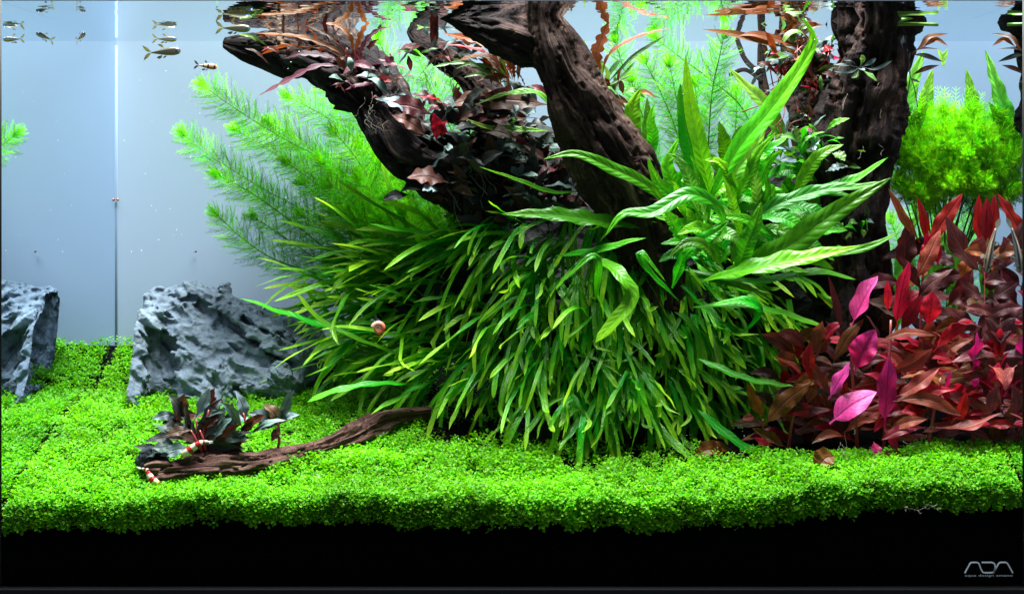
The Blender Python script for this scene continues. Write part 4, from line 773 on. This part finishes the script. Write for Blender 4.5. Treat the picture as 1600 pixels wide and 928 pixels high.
def lob(t, items, d, kind='lobed'):
    for mt, pts, wd in items:
        hero(t, M[mt], [(a, b, d + c) for a, b, c in pts], wd * .78, kind, nz(TOCAM + UP * R.uniform(.1, .8) + rj(.3)), n=30 if kind == 'lobed' else 14, m=5, fold=.15, wave=.1, wf=2, tw=R.normal(0, .3))
ea = thing('epiphyte_plant', 'purple and orange fringed leaved plant on the slanting branch by the waterline', 'water plant', P(552, 110, 16))
lob(ea, [('orange', [(552, 98, .5), (520, 76, 0), (470, 58, 0), (398, 52, 0)], 14), ('orange', [(552, 96, .4), (548, 60, 0), (528, 40, 0), (500, 36, 0)], 13), ('orange', [(553, 96, .4), (562, 60, 0), (572, 40, 0), (586, 30, 0)], 15), ('purple', [(555, 100, .3), (570, 66, -.4), (590, 48, -.4), (612, 42, -.4)], 12), ('purple', [(548, 108, .2), (500, 102, -.6), (450, 125, -.8), (404, 150, -.8)], 16),
         ('purple', [(556, 112, .2), (592, 102, -.4), (620, 102, -.5), (640, 112, -.5)], 12), ('maroon', [(552, 108, 0), (556, 128, -.5), (560, 150, -.5)], 16), ('purple', [(548, 104, .2), (510, 88, -.3), (470, 84, -.3), (444, 92, -.3)], 18), ('purple', [(550, 100, 0), (553, 108, -.6), (551, 122, -.8)], 20), ('maroon', [(545, 112, 0), (520, 112, -.4), (490, 100, -.4)], 20),
         ('brown_leaf', [(545, 96, .3), (520, 60, 0), (480, 40, 0)], 12), ('orange', [(545, 100, .3), (500, 66, 0), (440, 55, .2)], 10), ('maroon', [(560, 112, .2), (585, 125, 0), (600, 140, 0)], 16), ('purple', [(540, 108, 0), (530, 125, -.6), (515, 135, -.7)], 16)], 14.9)
rosette(ea, ['purple', 'maroon', 'brown_leaf'], (552, 108, 14.8), 26, 22, 55, 9, 15, -3.6, .5, 'lobed', spread=8)
rosette(ea, ['orange', 'rust', 'brown_leaf', 'maroon', 'olive'], (500, 62, 16), 34, 25, 70, 6, 11, -3.5, .4, 'lobed', spread=34, fw=.8)
rosette(ea, ['maroon', 'purple', 'brown_leaf', 'slate'], (600, 130, 13.2), 24, 20, 50, 9, 16, -3.5, .6, 'lance', spread=24, fw=.8)
eb = thing('epiphyte_plant', 'orange fringed leaved plant hanging under the black side branch', 'water plant', P(795, 135, 12))
lob(eb, [('orange', [(800, 126, 0), (775, 82, 0), (745, 64, 0), (692, 52, 0)], 20), ('orange', [(798, 124, 0), (770, 90, -.3), (740, 88, -.3), (712, 97, -.3)], 17), ('crimson', [(796, 122, .3), (760, 84, .2), (730, 74, .2), (698, 70, .2)], 13), ('olive', [(800, 130, 0), (765, 106, -.4), (720, 98, -.4), (670, 106, -.4)], 11), ('olive', [(795, 130, 0), (760, 112, -.6), (735, 100, -.6), (712, 108, -.6)], 12),
         ('orange', [(802, 126, .2), (790, 90, .2), (778, 70, .2), (755, 66, .2)], 18), ('rust', [(804, 128, 0), (802, 100, 0), (806, 92, 0)], 12)], 12.5)
rosette(eb, ['olive', 'orange', 'rust', 'brown_leaf'], (790, 128, 12.8), 22, 26, 65, 8, 13, -3.3, -1.2, 'lance', spread=12)
rosette(eb, ['slate', 'brown_leaf', 'olive', 'maroon', 'dark_leaf'], (700, 70, 18), 44, 20, 60, 8, 14, -3.5, .5, 'lance', spread=34, fw=.8)
ec = thing('epiphyte_plant', 'orange lobed leaved plant growing behind the leaning trunk near the surface', 'water plant', P(940, 150, 15))
lob(ec, [('orange', [(938, 130, 0), (932, 90, 0), (940, 62, 0), (952, 32, 0)], 30), ('orange', [(925, 112, .4), (908, 92, .4), (896, 74, .4), (892, 56, .4)], 22), ('orange', [(940, 128, 0), (950, 88, 0), (990, 60, 0), (1048, 44, 0)], 14), ('rust', [(936, 130, .2), (925, 100, .2), (920, 80, .2)], 20), ('orange', [(938, 120, .2), (930, 92, .2), (925, 70, .2)], 20)], 14.5)
lob(ec, [('olive', [(942, 138, 0), (970, 108, 0), (996, 84, 0), (1046, 52, 0)], 9), ('olive', [(945, 128, 0), (962, 102, 0), (980, 90, 0)], 13), ('olive', [(945, 138, 0), (975, 118, 0), (992, 96, 0)], 10), ('olive', [(916, 110, .4), (915, 90, .4), (918, 72, .4)], 13), ('olive', [(930, 140, 0), (960, 130, 0), (1000, 112, 0)], 9)], 14.6, 'lance')
rosette(ec, ['olive', 'brown_leaf', 'rust'], (950, 150, 15), 30, 18, 45, 7, 12, -3.3, .8, 'lance', spread=22)
ed = thing('epiphyte_plant', 'rusty leaved sprawl floating at the surface left of the right stump', 'water plant', P(1250, 80, 15))
lob(ed, [('orange', [(1240, 78, 0), (1180, 62, 0), (1140, 52, 0), (1095, 46, 0)], 16), ('orange', [(1250, 74, 0), (1215, 62, 0), (1180, 54, 0), (1150, 56, 0)], 18), ('olive', [(1262, 62, 0), (1250, 50, 0), (1232, 54, 0), (1220, 72, 0)], 15), ('silver', [(1240, 110, -.4), (1235, 88, -.6), (1222, 92, -.6), (1216, 108, -.6)], 14), ('rust', [(1240, 100, 0), (1246, 92, -.4), (1232, 96, -.5)], 14)], 14, 'lance')
rosette(ed, ['rust', 'brown_leaf', 'olive', 'slate', 'crimson', 'maroon', 'silver'], (1262, 110, 14.0), 120, 18, 55, 7, 15, -3.8, .7, 'lance', spread=28, fw=.9)
for k in range(26):
    x, y = R.uniform(1210, 1320), R.uniform(60, 190); part('stem', tube(spline([P(x, y, 14), P(x + R.normal(0, 12), y + 25, 13.4), P(x + R.normal(0, 22), y + 55, 14)], 7), .045, 5), M['red_stem'], ed)
ee = thing('epiphyte_plant', 'small rosette of narrow grey green leaves on the face of the right stump', 'water plant', P(1343, 108, 11.5))
lob(ee, [('slate', [(1343, 106, 0), (1322, 102, -.5), (1301, 102, -.5)], 9), ('slate', [(1343, 106, 0), (1330, 112, -.5), (1304, 112, -.4)], 8), ('slate', [(1345, 105, 0), (1368, 108, -.5), (1394, 95, -.4)], 7), ('olive', [(1345, 108, 0), (1360, 118, -.6), (1370, 127, -.7)], 13), ('olive', [(1344, 104, 0), (1348, 92, -.5), (1346, 86, -.5)], 12), ('slate', [(1345, 106, 0), (1360, 98, -.5), (1369, 91, -.5)], 9), ('silver', [(1344, 108, 0), (1346, 108, -.7), (1352, 110, -.9)], 10), ('slate', [(1340, 104, 0), (1330, 96, -.4), (1318, 95, -.4)], 8), ('olive', [(1342, 108, 0), (1338, 118, -.5), (1330, 122, -.6)], 8)], 11.4, 'spoon')
rosette(ed, ['rust', 'brown_leaf', 'maroon', 'slate', 'olive'], (1290, 190, 13.4), 50, 18, 50, 7, 13, -3.8, .7, 'lance', spread=26, fw=.9)
rosette(ed, ['olive', 'slate', 'rust', 'brown_leaf'], (1225, 70, 15.5), 45, 18, 55, 7, 13, -3.8, .7, 'lance', spread=24, fw=.9)
ef = thing('epiphyte_plant', 'brown sprig with two orange tipped leaves on the right edge of the stump', 'water plant', P(1424, 95, 12.5))
lob(ef, [('rust', [(1424, 86, 0), (1440, 72, -.3), (1452, 58, -.4), (1482, 53, -.4)], 12), ('orange', [(1440, 76, -.2), (1462, 62, -.4), (1481, 72, -.4)], 12), ('dark_leaf', [(1424, 86, 0), (1445, 87, -.4), (1474, 97, -.5)], 10), ('brown_leaf', [(1424, 118, 0), (1445, 108, -.4), (1468, 102, -.5)], 10), ('dark_leaf', [(1422, 122, 0), (1430, 126, -.3), (1438, 129, -.3)], 8), ('silver', [(1420, 80, -.2), (1410, 72, -.5), (1412, 55, -.6)], 9), ('slate', [(1420, 84, 0), (1410, 84, -.5), (1402, 82, -.5)], 8), ('brown_leaf', [(1424, 84, 0), (1440, 76, 0), (1468, 77, 0)], 7)], 12.4, 'lance')
for q in ([(1422, 82, 12.4), (1420, 110, 12.2), (1428, 135, 12.2), (1434, 168, 12.4)], [(1420, 86, 12.4), (1422, 120, 12), (1416, 160, 12.3)]): part('root', tube(spline([P(*z) for z in q], 10), .03, 5), M['dark_thread'], ef)
eg = thing('epiphyte_plant', 'cut green stems poking from behind the right stump at the surface', 'water plant', P(1400, 50, 12))
for q in ([(1380, 40, 11.5), (1420, 38, 11.4), (1466, 39, 11.3)], [(1385, 42, 11.4), (1410, 32, 11.3), (1435, 24, 11.2)]): part('stem', tube(spline([P(*z) for z in q], 8), .12, 8), M['stem'], eg)
eh = thing('epiphyte_plant', 'dark maroon and silver leaved clump filling the crook between the two trunks', 'water plant', P(740, 260, 14.5))
for mt, b, t_, d, wd in (('silver', (662, 182), (585, 154), 14.5, 24), ('maroon', (690, 168), (643, 148), 14.6, 22), ('crimson', (700, 168), (655, 152), 14.3, 12), ('brown_leaf', (668, 215), (612, 180), 14.2, 26), ('maroon', (676, 180), (606, 165), 14.6, 34), ('crimson', (682, 222), (676, 176), 14, 18), ('crimson', (690, 215), (700, 190), 14, 20), ('maroon', (720, 200), (712, 138), 14.5, 26), ('brown_leaf', (860, 165), (725, 160), 14, 36), ('maroon', (840, 185), (730, 190), 13.8, 34), ('brown_leaf', (800, 150), (700, 165), 14.4, 30),
                         ('silver', (800, 190), (812, 168), 13.4, 26), ('silver', (815, 196), (838, 176), 13.3, 16), ('silver', (725, 225), (730, 205), 13.5, 16), ('slate', (690, 240), (700, 236), 13.5, 20), ('brown_leaf', (700, 285), (636, 278), 13.8, 36), ('slate', (705, 290), (690, 268), 13.5, 34), ('silver', (685, 300), (660, 298), 13.4, 20), ('olive', (738, 280), (742, 248), 13.2, 24), ('olive', (800, 205), (806, 190), 13, 28), ('slate', (780, 260), (758, 240), 13.4, 26), ('brown_leaf', (720, 320), (676, 310), 13.6, 30), ('slate', (820, 240), (786, 228), 13.2, 18), ('slate', (830, 250), (800, 250), 13.2, 20)):
    hero(eh, M[mt], L2(b, t_, d - (1.9 if b[0] < 705 else 0), 6, -.7), wd, 'lance', nz(TOCAM + UP * .7 + rj(.3)), n=16, fold=.15, wave=.3, wf=3.5, tw=R.normal(0, .3))
for c, n in (((720, 190, 13.6), 34), ((800, 190, 14.2), 34), ((705, 275, 12.9), 34), ((790, 260, 14), 46), ((870, 290, 13.4), 44), ((830, 330, 13.6), 26), ((760, 320, 14.2), 30)):
    rosette(eh, ['dark_leaf', 'dark_leaf', 'slate', 'brown_leaf', 'maroon', 'dark_leaf'], c, n, 28, 66, 12, 24, spread=30, fw=1.0)
ei = thing('epiphyte_plant', 'small green and bluish leaved tuft on the stump above the broad fern', 'water plant', P(1270, 260, 12))
rosette(ei, ['olive', 'slate', 'olive', 'silver', 'broad_fern', 'broad_fern'], (1265, 235, 12), 40, 22, 58, 9, 18, -3.5, .4, 'lance', spread=24)
for mt, b, t_, wd in (('silver', (1266, 232), (1282, 220), 26), ('silver', (1290, 268), (1325, 260), 16), ('olive', (1252, 225), (1238, 196), 14), ('broad_fern', (1290, 205), (1328, 185), 12), ('olive', (1300, 240), (1320, 252), 18)):
    hero(ei, M[mt], L2(b, t_, 10.8, 3), wd, 'lance')
ej = thing('epiphyte_plant', 'sparse tiny green leaves at the shaded base of the right stump', 'water plant', P(1340, 380, 11))
rosette(ej, ['olive', 'broad_fern', 'slate'], (1340, 360, 11.5), 16, 14, 32, 7, 11, -3.5, .4, 'lance', spread=22)

# hanging root threads
def threads(name, label, specs, mat):
    t = thing(name, label, 'roots', P(*specs[0][:3]))
    for (x, y, d, dx, dy) in specs:
        k = 6; z = np.linspace(0, 1, k); pts = [P(x + dx * q + R.normal(0, 2.5), y + dy * q + R.normal(0, 1.5), d - .3 * q) for q in z]
        part('root', tube(spline(pts, 10), R.uniform(.008, .018), 5), mat, t)
threads('root_tuft', 'fine dark roots hanging below the small upper branch', [(R.uniform(660, 745), R.uniform(85, 130), 19.6, R.normal(0, 10), R.uniform(18, 42)) for _ in range(22)], M['dark_thread'])
threads('root_tuft', 'pale stringy roots clinging to the underside of the slanting branch', [(R.uniform(570, 620), R.uniform(140, 200), 13.0, R.normal(0, 14), R.uniform(15, 35)) for _ in range(14)], M['thread'])
threads('root_tuft', 'pale roots trailing down the dark centre of the wood', [(R.uniform(690, 770), R.uniform(240, 300), 13, R.uniform(0, 40), R.uniform(25, 70)) for _ in range(9)], M['thread'])
threads('root_tuft', 'white roots at the foot of the magenta plant', [(1312, 692, 4.6, 10, 28), (1320, 676, 4.6, 6, 45), (1318, 706, 4.4, 14, 14), (1270, 692, 5, 18, -8), (1410, 690, 4.8, 30, 8), (1335, 670, 5, 4, 10), (1440, 672, 4.6, 22, -6), (1315, 690, 4.4, -4, 20)], M['thread'])
threads('root_tuft', 'white roots showing through the glass under the right end of the carpet', [(R.uniform(1412, 1475), R.uniform(788, 796), .12, R.normal(0, 14), R.uniform(-8, 6)) for _ in range(8)], M['thread'])
threads('root_tuft', 'pale hair roots on the dark face of the right stump', [(R.uniform(1310, 1385), R.uniform(130, 240), 11.2, R.normal(0, 8), R.uniform(15, 40)) for _ in range(5)], M['thread'])

# ------------------------------------------------------------------ animals
def fish(name, label, loc, yaw, pitch, Lc, body, fin, eye, prof_h=.105, roll=0.0, fork=.2, longfin=True):
    t = thing(name, label, 'fish', loc)
    cy, sy, cp, sp_ = math.cos(yaw), math.sin(yaw), math.cos(pitch), math.sin(pitch)
    X = np.array([cy * cp, sy * cp, sp_]); Y = np.array([-sy, cy, 0]); Z = np.cross(X, Y)
    W = lambda p: np.asarray(loc) + (np.asarray(p) @ np.stack([X, Y, Z])) * Lc
    n, k = 18, 12; s = np.linspace(0, 1, n); hgt = prof_h * np.clip(np.sin(np.pi * s ** .62) ** .75, .02, 1) * (1 - .55 * s ** 2) + .016; wid = hgt * .52
    a = np.linspace(0, 2 * np.pi, k, endpoint=False)
    v = np.stack([np.repeat((.5 - s * .78)[:, None], k, 1), np.outer(wid, np.cos(a)), np.outer(hgt, np.sin(a)) - .01], -1)
    i, j = np.meshgrid(np.arange(n - 1), np.arange(k), indexing='ij'); f = np.stack([i * k + j, i * k + (j + 1) % k, (i + 1) * k + (j + 1) % k, (i + 1) * k + j], -1).reshape(-1, 4)
    uv = np.stack([np.repeat(s[:, None], k, 1), np.repeat((np.sin(a) * .5 + .5)[None], n, 0)], -1).reshape(-1, 2)
    part('body', (W(v.reshape(-1, 3)), f, uv), body, t)
    def finp(nm, pts, wd, kind='lance', m_=fin): part(nm, ribbon([W(p) for p in pts], wd * Lc, Y, kind, 8, 3, 0), m_, t)
    for sg in (-1, 1): finp('tail_fin', [(-.26, 0, 0), (-.38, .0, .07 * sg), (-.5, .0, fork * sg)], .045)
    finp('dorsal_fin', [(.06, 0, prof_h * .75), (.0, 0, prof_h * 1.5), (-.1 if longfin else -.03, 0, prof_h * 1.9)], .035)
    finp('anal_fin', [(.0, 0, -prof_h * .8), (-.06, 0, -prof_h * 1.4), (-.16, 0, -prof_h * 1.45)], .04)
    finp('pelvic_fin', [(.12, 0.01, -prof_h * .9), (.07, .02, -prof_h * 1.4), (.0, .02, -prof_h * 1.6)], .022)
    for sg in (-1, 1):
        e = part('eye', ball(W((.40, sg * prof_h * .36, .02)), .040 * Lc), eye, t); part('pupil', ball(W((.405, sg * (prof_h * .36 + .014), .02)), .027 * Lc), M['black'], e)
    return t
M['fish_grey'] = stripes('silvery_fish', [(0, (.26, .20, .14)), (.25, (.34, .24, .05)), (.42, (.16, .15, .16)), (.62, (.03, .03, .035)), (.85, (.10, .085, .05))], .25, 'EASE', 1)
M['fish_fin'] = leafmat('yellow_fin', (.30, .24, .06), (.05, .05, .05), None, .4, .4, var=.1, tcol=(1, 1, .7))
M['fish_eye'] = plain('blue_eye', (.10, .35, .75), .15)
M['fish_orange'] = stripes('orange_fish', [(0, (.55, .20, .12)), (.10, (.25, .04, .03)), (.2, (.60, .26, .14)), (.45, (.05, .02, .02)), (.55, (.62, .30, .16)), (.72, (.12, .05, .03)), (.78, (.6, .28, .15))], .3, 'CONSTANT', 0)
M['dark_fin'] = leafmat('dark_fin', (.10, .05, .04), (.02, .02, .02), None, .3)
M['dark_eye'] = plain('dark_eye', (.02, .02, .02), .1)
G = dict(body=M['fish_grey'], fin=M['fish_fin'], eye=M['fish_eye'])
fish('small_fish', 'fork tailed grey fish, lowest and largest of the fish beside the back corner seam', P(253, 81, 9), .2, .09, PX(58, 9), **G)
fish('small_fish', 'fork tailed fish just above the largest one, mirrored in the water surface', P(257, 61, 21.5), .25, .0, PX(38, 21), **G)
fish('small_fish', 'grey fish close to the left glass, seen beside its reflection', P(126, 58, 14.3), -.9, .32, PX(36, 14), **G)
fish('small_fish', 'fork tailed fish resting on the tip of the slanting branch', P(364, 44, 13), .1, -.02, PX(54, 13), **G)
fish('small_fish', 'yellow backed fish near the top edge above the branch tip', P(379, 13, 5), .45, -.3, PX(36, 5), **G)
fish('small_fish', 'tiny orange fish with black spots above the feathery stems', P(321, 103, 10), .25, -.08, PX(36, 10), M['fish_orange'], M['dark_fin'], M['dark_eye'], .125, longfin=False)
# striped fish clinging to the right pane, head down
M['fish_stripe'] = stripes('striped_fish', [(0, (.20, .17, .14)), (.38, (.26, .23, .19)), (.46, (.03, .02, .02)), (.58, (.12, .07, .05)), (.68, (.42, .33, .24)), (.8, (.10, .06, .05))], .35, 'LINEAR', 1)
M['clear_fin'] = leafmat('clear_fin', (.16, .15, .13), (.12, .11, .10), None, .5)
ot = thing('sucker_fish', 'small striped fish clinging head down to the right glass', 'fish', P(1552, 400, 4.4))
pts = spline([P(1541, 425, 4.4), P(1543, 412, 4.3), P(1547, 392, 4.2), P(1551, 374, 4.2), P(1556, 357, 4.2)], 18); rr = np.interp(np.linspace(0, 1, 18), [0, .1, .3, .7, .9, 1], PX(1, 4.5) * np.array([3.5, 5.5, 6.5, 4, 2.5, 1.8]))
g = tube(pts, rr, 12); uv = g[2].copy(); uv[:, 1] = np.abs(((uv[:, 0] + .1) % 1) * 2 - 1); part('body', (g[0], g[1], uv), M['fish_stripe'], ot)
for q in ([(1546, 406, 4.1), (1554, 400, 4.1), (1560, 402, 4.1)], [(1543, 404, 4.1), (1536, 400, 4.1), (1532, 404, 4.1)], [(1550, 384, 4.1), (1558, 380, 4.1), (1562, 382, 4.1)], [(1556, 360, 4.2), (1559, 350, 4.2), (1563, 340, 4.2)]): hero(ot, M['clear_fin'], q, 8, 'lance', name='fin', fold=0, wave=0, n=8, m=3)
for sx in (-4, 4): part('eye', ball(P(1542 + sx * 1.2, 418, 4.1), .055), M['dark_eye'], ot)
def shrimp(label, pts, rad, d):
    t = thing('shrimp', label, 'shrimp', P(*pts[len(pts) // 2])); c = spline([P(*q) for q in pts], 26)
    r = PX(rad, d) * np.interp(np.linspace(0, 1, 26), [0, .08, .25, .45, .7, .9, 1], [.25, .75, 1, .95, .75, .42, .3]) * (1 + .06 * np.abs(np.sin(np.linspace(0, 1, 26) * 22)))
    part('body', tube(c, r, 12), M['shrimp'], t)
    for k in range(5):
        p = c[6 + k * 2]; q = p + np.array([R.normal(0, .05), -.12, -.30]); part('leg', tube(spline([p, p + np.array([.06, -.14, -.12]), q], 6), .014, 5), M['shrimp_leg'], t)
    T = nz(c[0] - c[3])
    for k in range(3): part('antenna', tube(spline([c[0], c[0] + T * .35 + rj(.08), c[0] + T * .6 + np.array([R.normal(0, .2), -.1, -.18 + .12 * k])], 8), .009, 5), M['thread'], t)
    for sg in (-1, 1): part('eye', ball(c[2] + np.array([sg * .05, -.10, .06]), .035), M['dark_eye'], t)
    for k in range(3): part('tail_fan', ribbon([c[-1], c[-1] + (c[-1] - c[-3]) * .8 + rj(.04), c[-1] + (c[-1] - c[-3]) * 1.9 + rj(.06)], .05, TOCAM, 'spoon', 6, 3, 0), M['shrimp_white'], t)
rd, wh = (.42, .016, .012), (.62, .52, .43)
M['shrimp'] = stripes('red_white_shrimp', [(0, (.55, .22, .10)), (.1, (.70, .40, .22)), (.17, wh), (.30, rd), (.44, wh), (.60, rd), (.74, wh), (.82, rd), (.9, wh)], .25, 'CONSTANT', 1)
M['shrimp_leg'] = plain('shrimp_leg', (.40, .30, .28), .4); M['shrimp_white'] = plain('shrimp_white', (.8, .75, .7), .3)
shrimp('red and white banded shrimp climbing on the dark plant above the log', [(284, 713, 4.0), (292, 707, 3.9), (302, 699, 3.9), (311, 693, 3.9), (318, 690, 4), (325, 690, 4.1)], 6.2, 4)
shrimp('red and white banded shrimp on the carpet at the left end of the log', [(252, 754, 3.4), (244, 753, 3.3), (237, 748, 3.3), (233, 740, 3.4), (230, 734, 3.5), (222, 732, 3.6)], 5.8, 3.4)
# ramshorn snail
sn = thing('snail', 'orange red ramshorn snail sitting on the needle leaf fern', 'snail', P(592, 522, 10.5)); a = np.linspace(0, 4.2 * np.pi, 60); rad = .05 + .30 * (a / a[-1]) ** 1.2
c = P(592, 513, 10.2); pts = c + np.stack([rad * np.cos(a + 2.4), -.05 - .10 * (1 - a / a[-1]) + 0 * a, rad * np.sin(a + 2.4)], -1)
M['shell'] = stripes('snail_shell', [(0, (.75, .45, .38)), (.4, (.80, .30, .22)), (.75, (.78, .10, .05)), (1, (.7, .4, .35))], .25, 'LINEAR', 1)
part('shell', tube(pts, .06 + .14 * (a / a[-1]), 12), M['shell'], sn)
part('foot', ribbon([P(586, 524, 10.3), P(592, 525, 10.1), P(600, 522, 10.1)], .12, UP, 'spoon', 8, 5, -.3), M['shell'], sn)
for k, (x, y, lab) in enumerate(((168, 312, 'tiny brown snail on the seam of the left back corner'), (184, 312, 'tiny orange snail just right of the left back corner seam'), (306, 393, 'tiny dark snail low on the back pane'))):
    t = thing('tiny_snail', lab, 'snail', P(x, y, 29.7)); part('shell', ball(P(x, y, 29.75), .12 if k < 2 else .09, 10, 7), plain('tiny_shell', (.25, .10, .05) if k < 2 else (.03, .03, .03), .4), t)

# oxygen bubbles on leaves and glass
bv, bfc, o = [], [], 0
fl = [x for x in bpy.data.objects if x.type == 'MESH' and x.name.startswith('leaf') and x.parent in (nf, bf)]
for k in range(420):
    ob = fl[R.integers(len(fl))]; vv = ob.data.vertices[int(R.integers(len(ob.data.vertices)))].co; p = np.array(vv) / CM + org(ob.parent) + np.array([0, -.02, .03])
    v, f, _ = ball(p, R.uniform(.018, .042), 6, 5); bv.append(v); bfc.append(f + o); o += len(v)
for k in range(150):
    x, d = R.uniform(-29, 15), R.uniform(1, 24); v, f, _ = ball((x, d, float(H(x, d)) + .5), R.uniform(.02, .045), 6, 5); bv.append(v); bfc.append(f + o); o += len(v)
for k in range(45):
    v, f, _ = ball(P(R.uniform(190, 470), R.uniform(70, 420), R.uniform(10, 29.8)), R.uniform(.018, .04), 6, 5); bv.append(v); bfc.append(f + o); o += len(v)
t = NT('bubble'); M['bubble'] = t.done(t.pbr((.75, .85, .85), .05, 1.0))
tag(obj('oxygen_bubbles', mk_mesh('oxygen_bubbles', np.vstack(bv), np.vstack(bfc)), M['bubble']), 'tiny silvery oxygen bubbles beading on the leaves', 'bubbles', kind='stuff')
for o_ in bpy.data.objects:
    if "org" in o_: del o_["org"]
print("tris", sum(len(m.polygons) for m in bpy.data.meshes) * 2, "objects", len(bpy.data.objects))
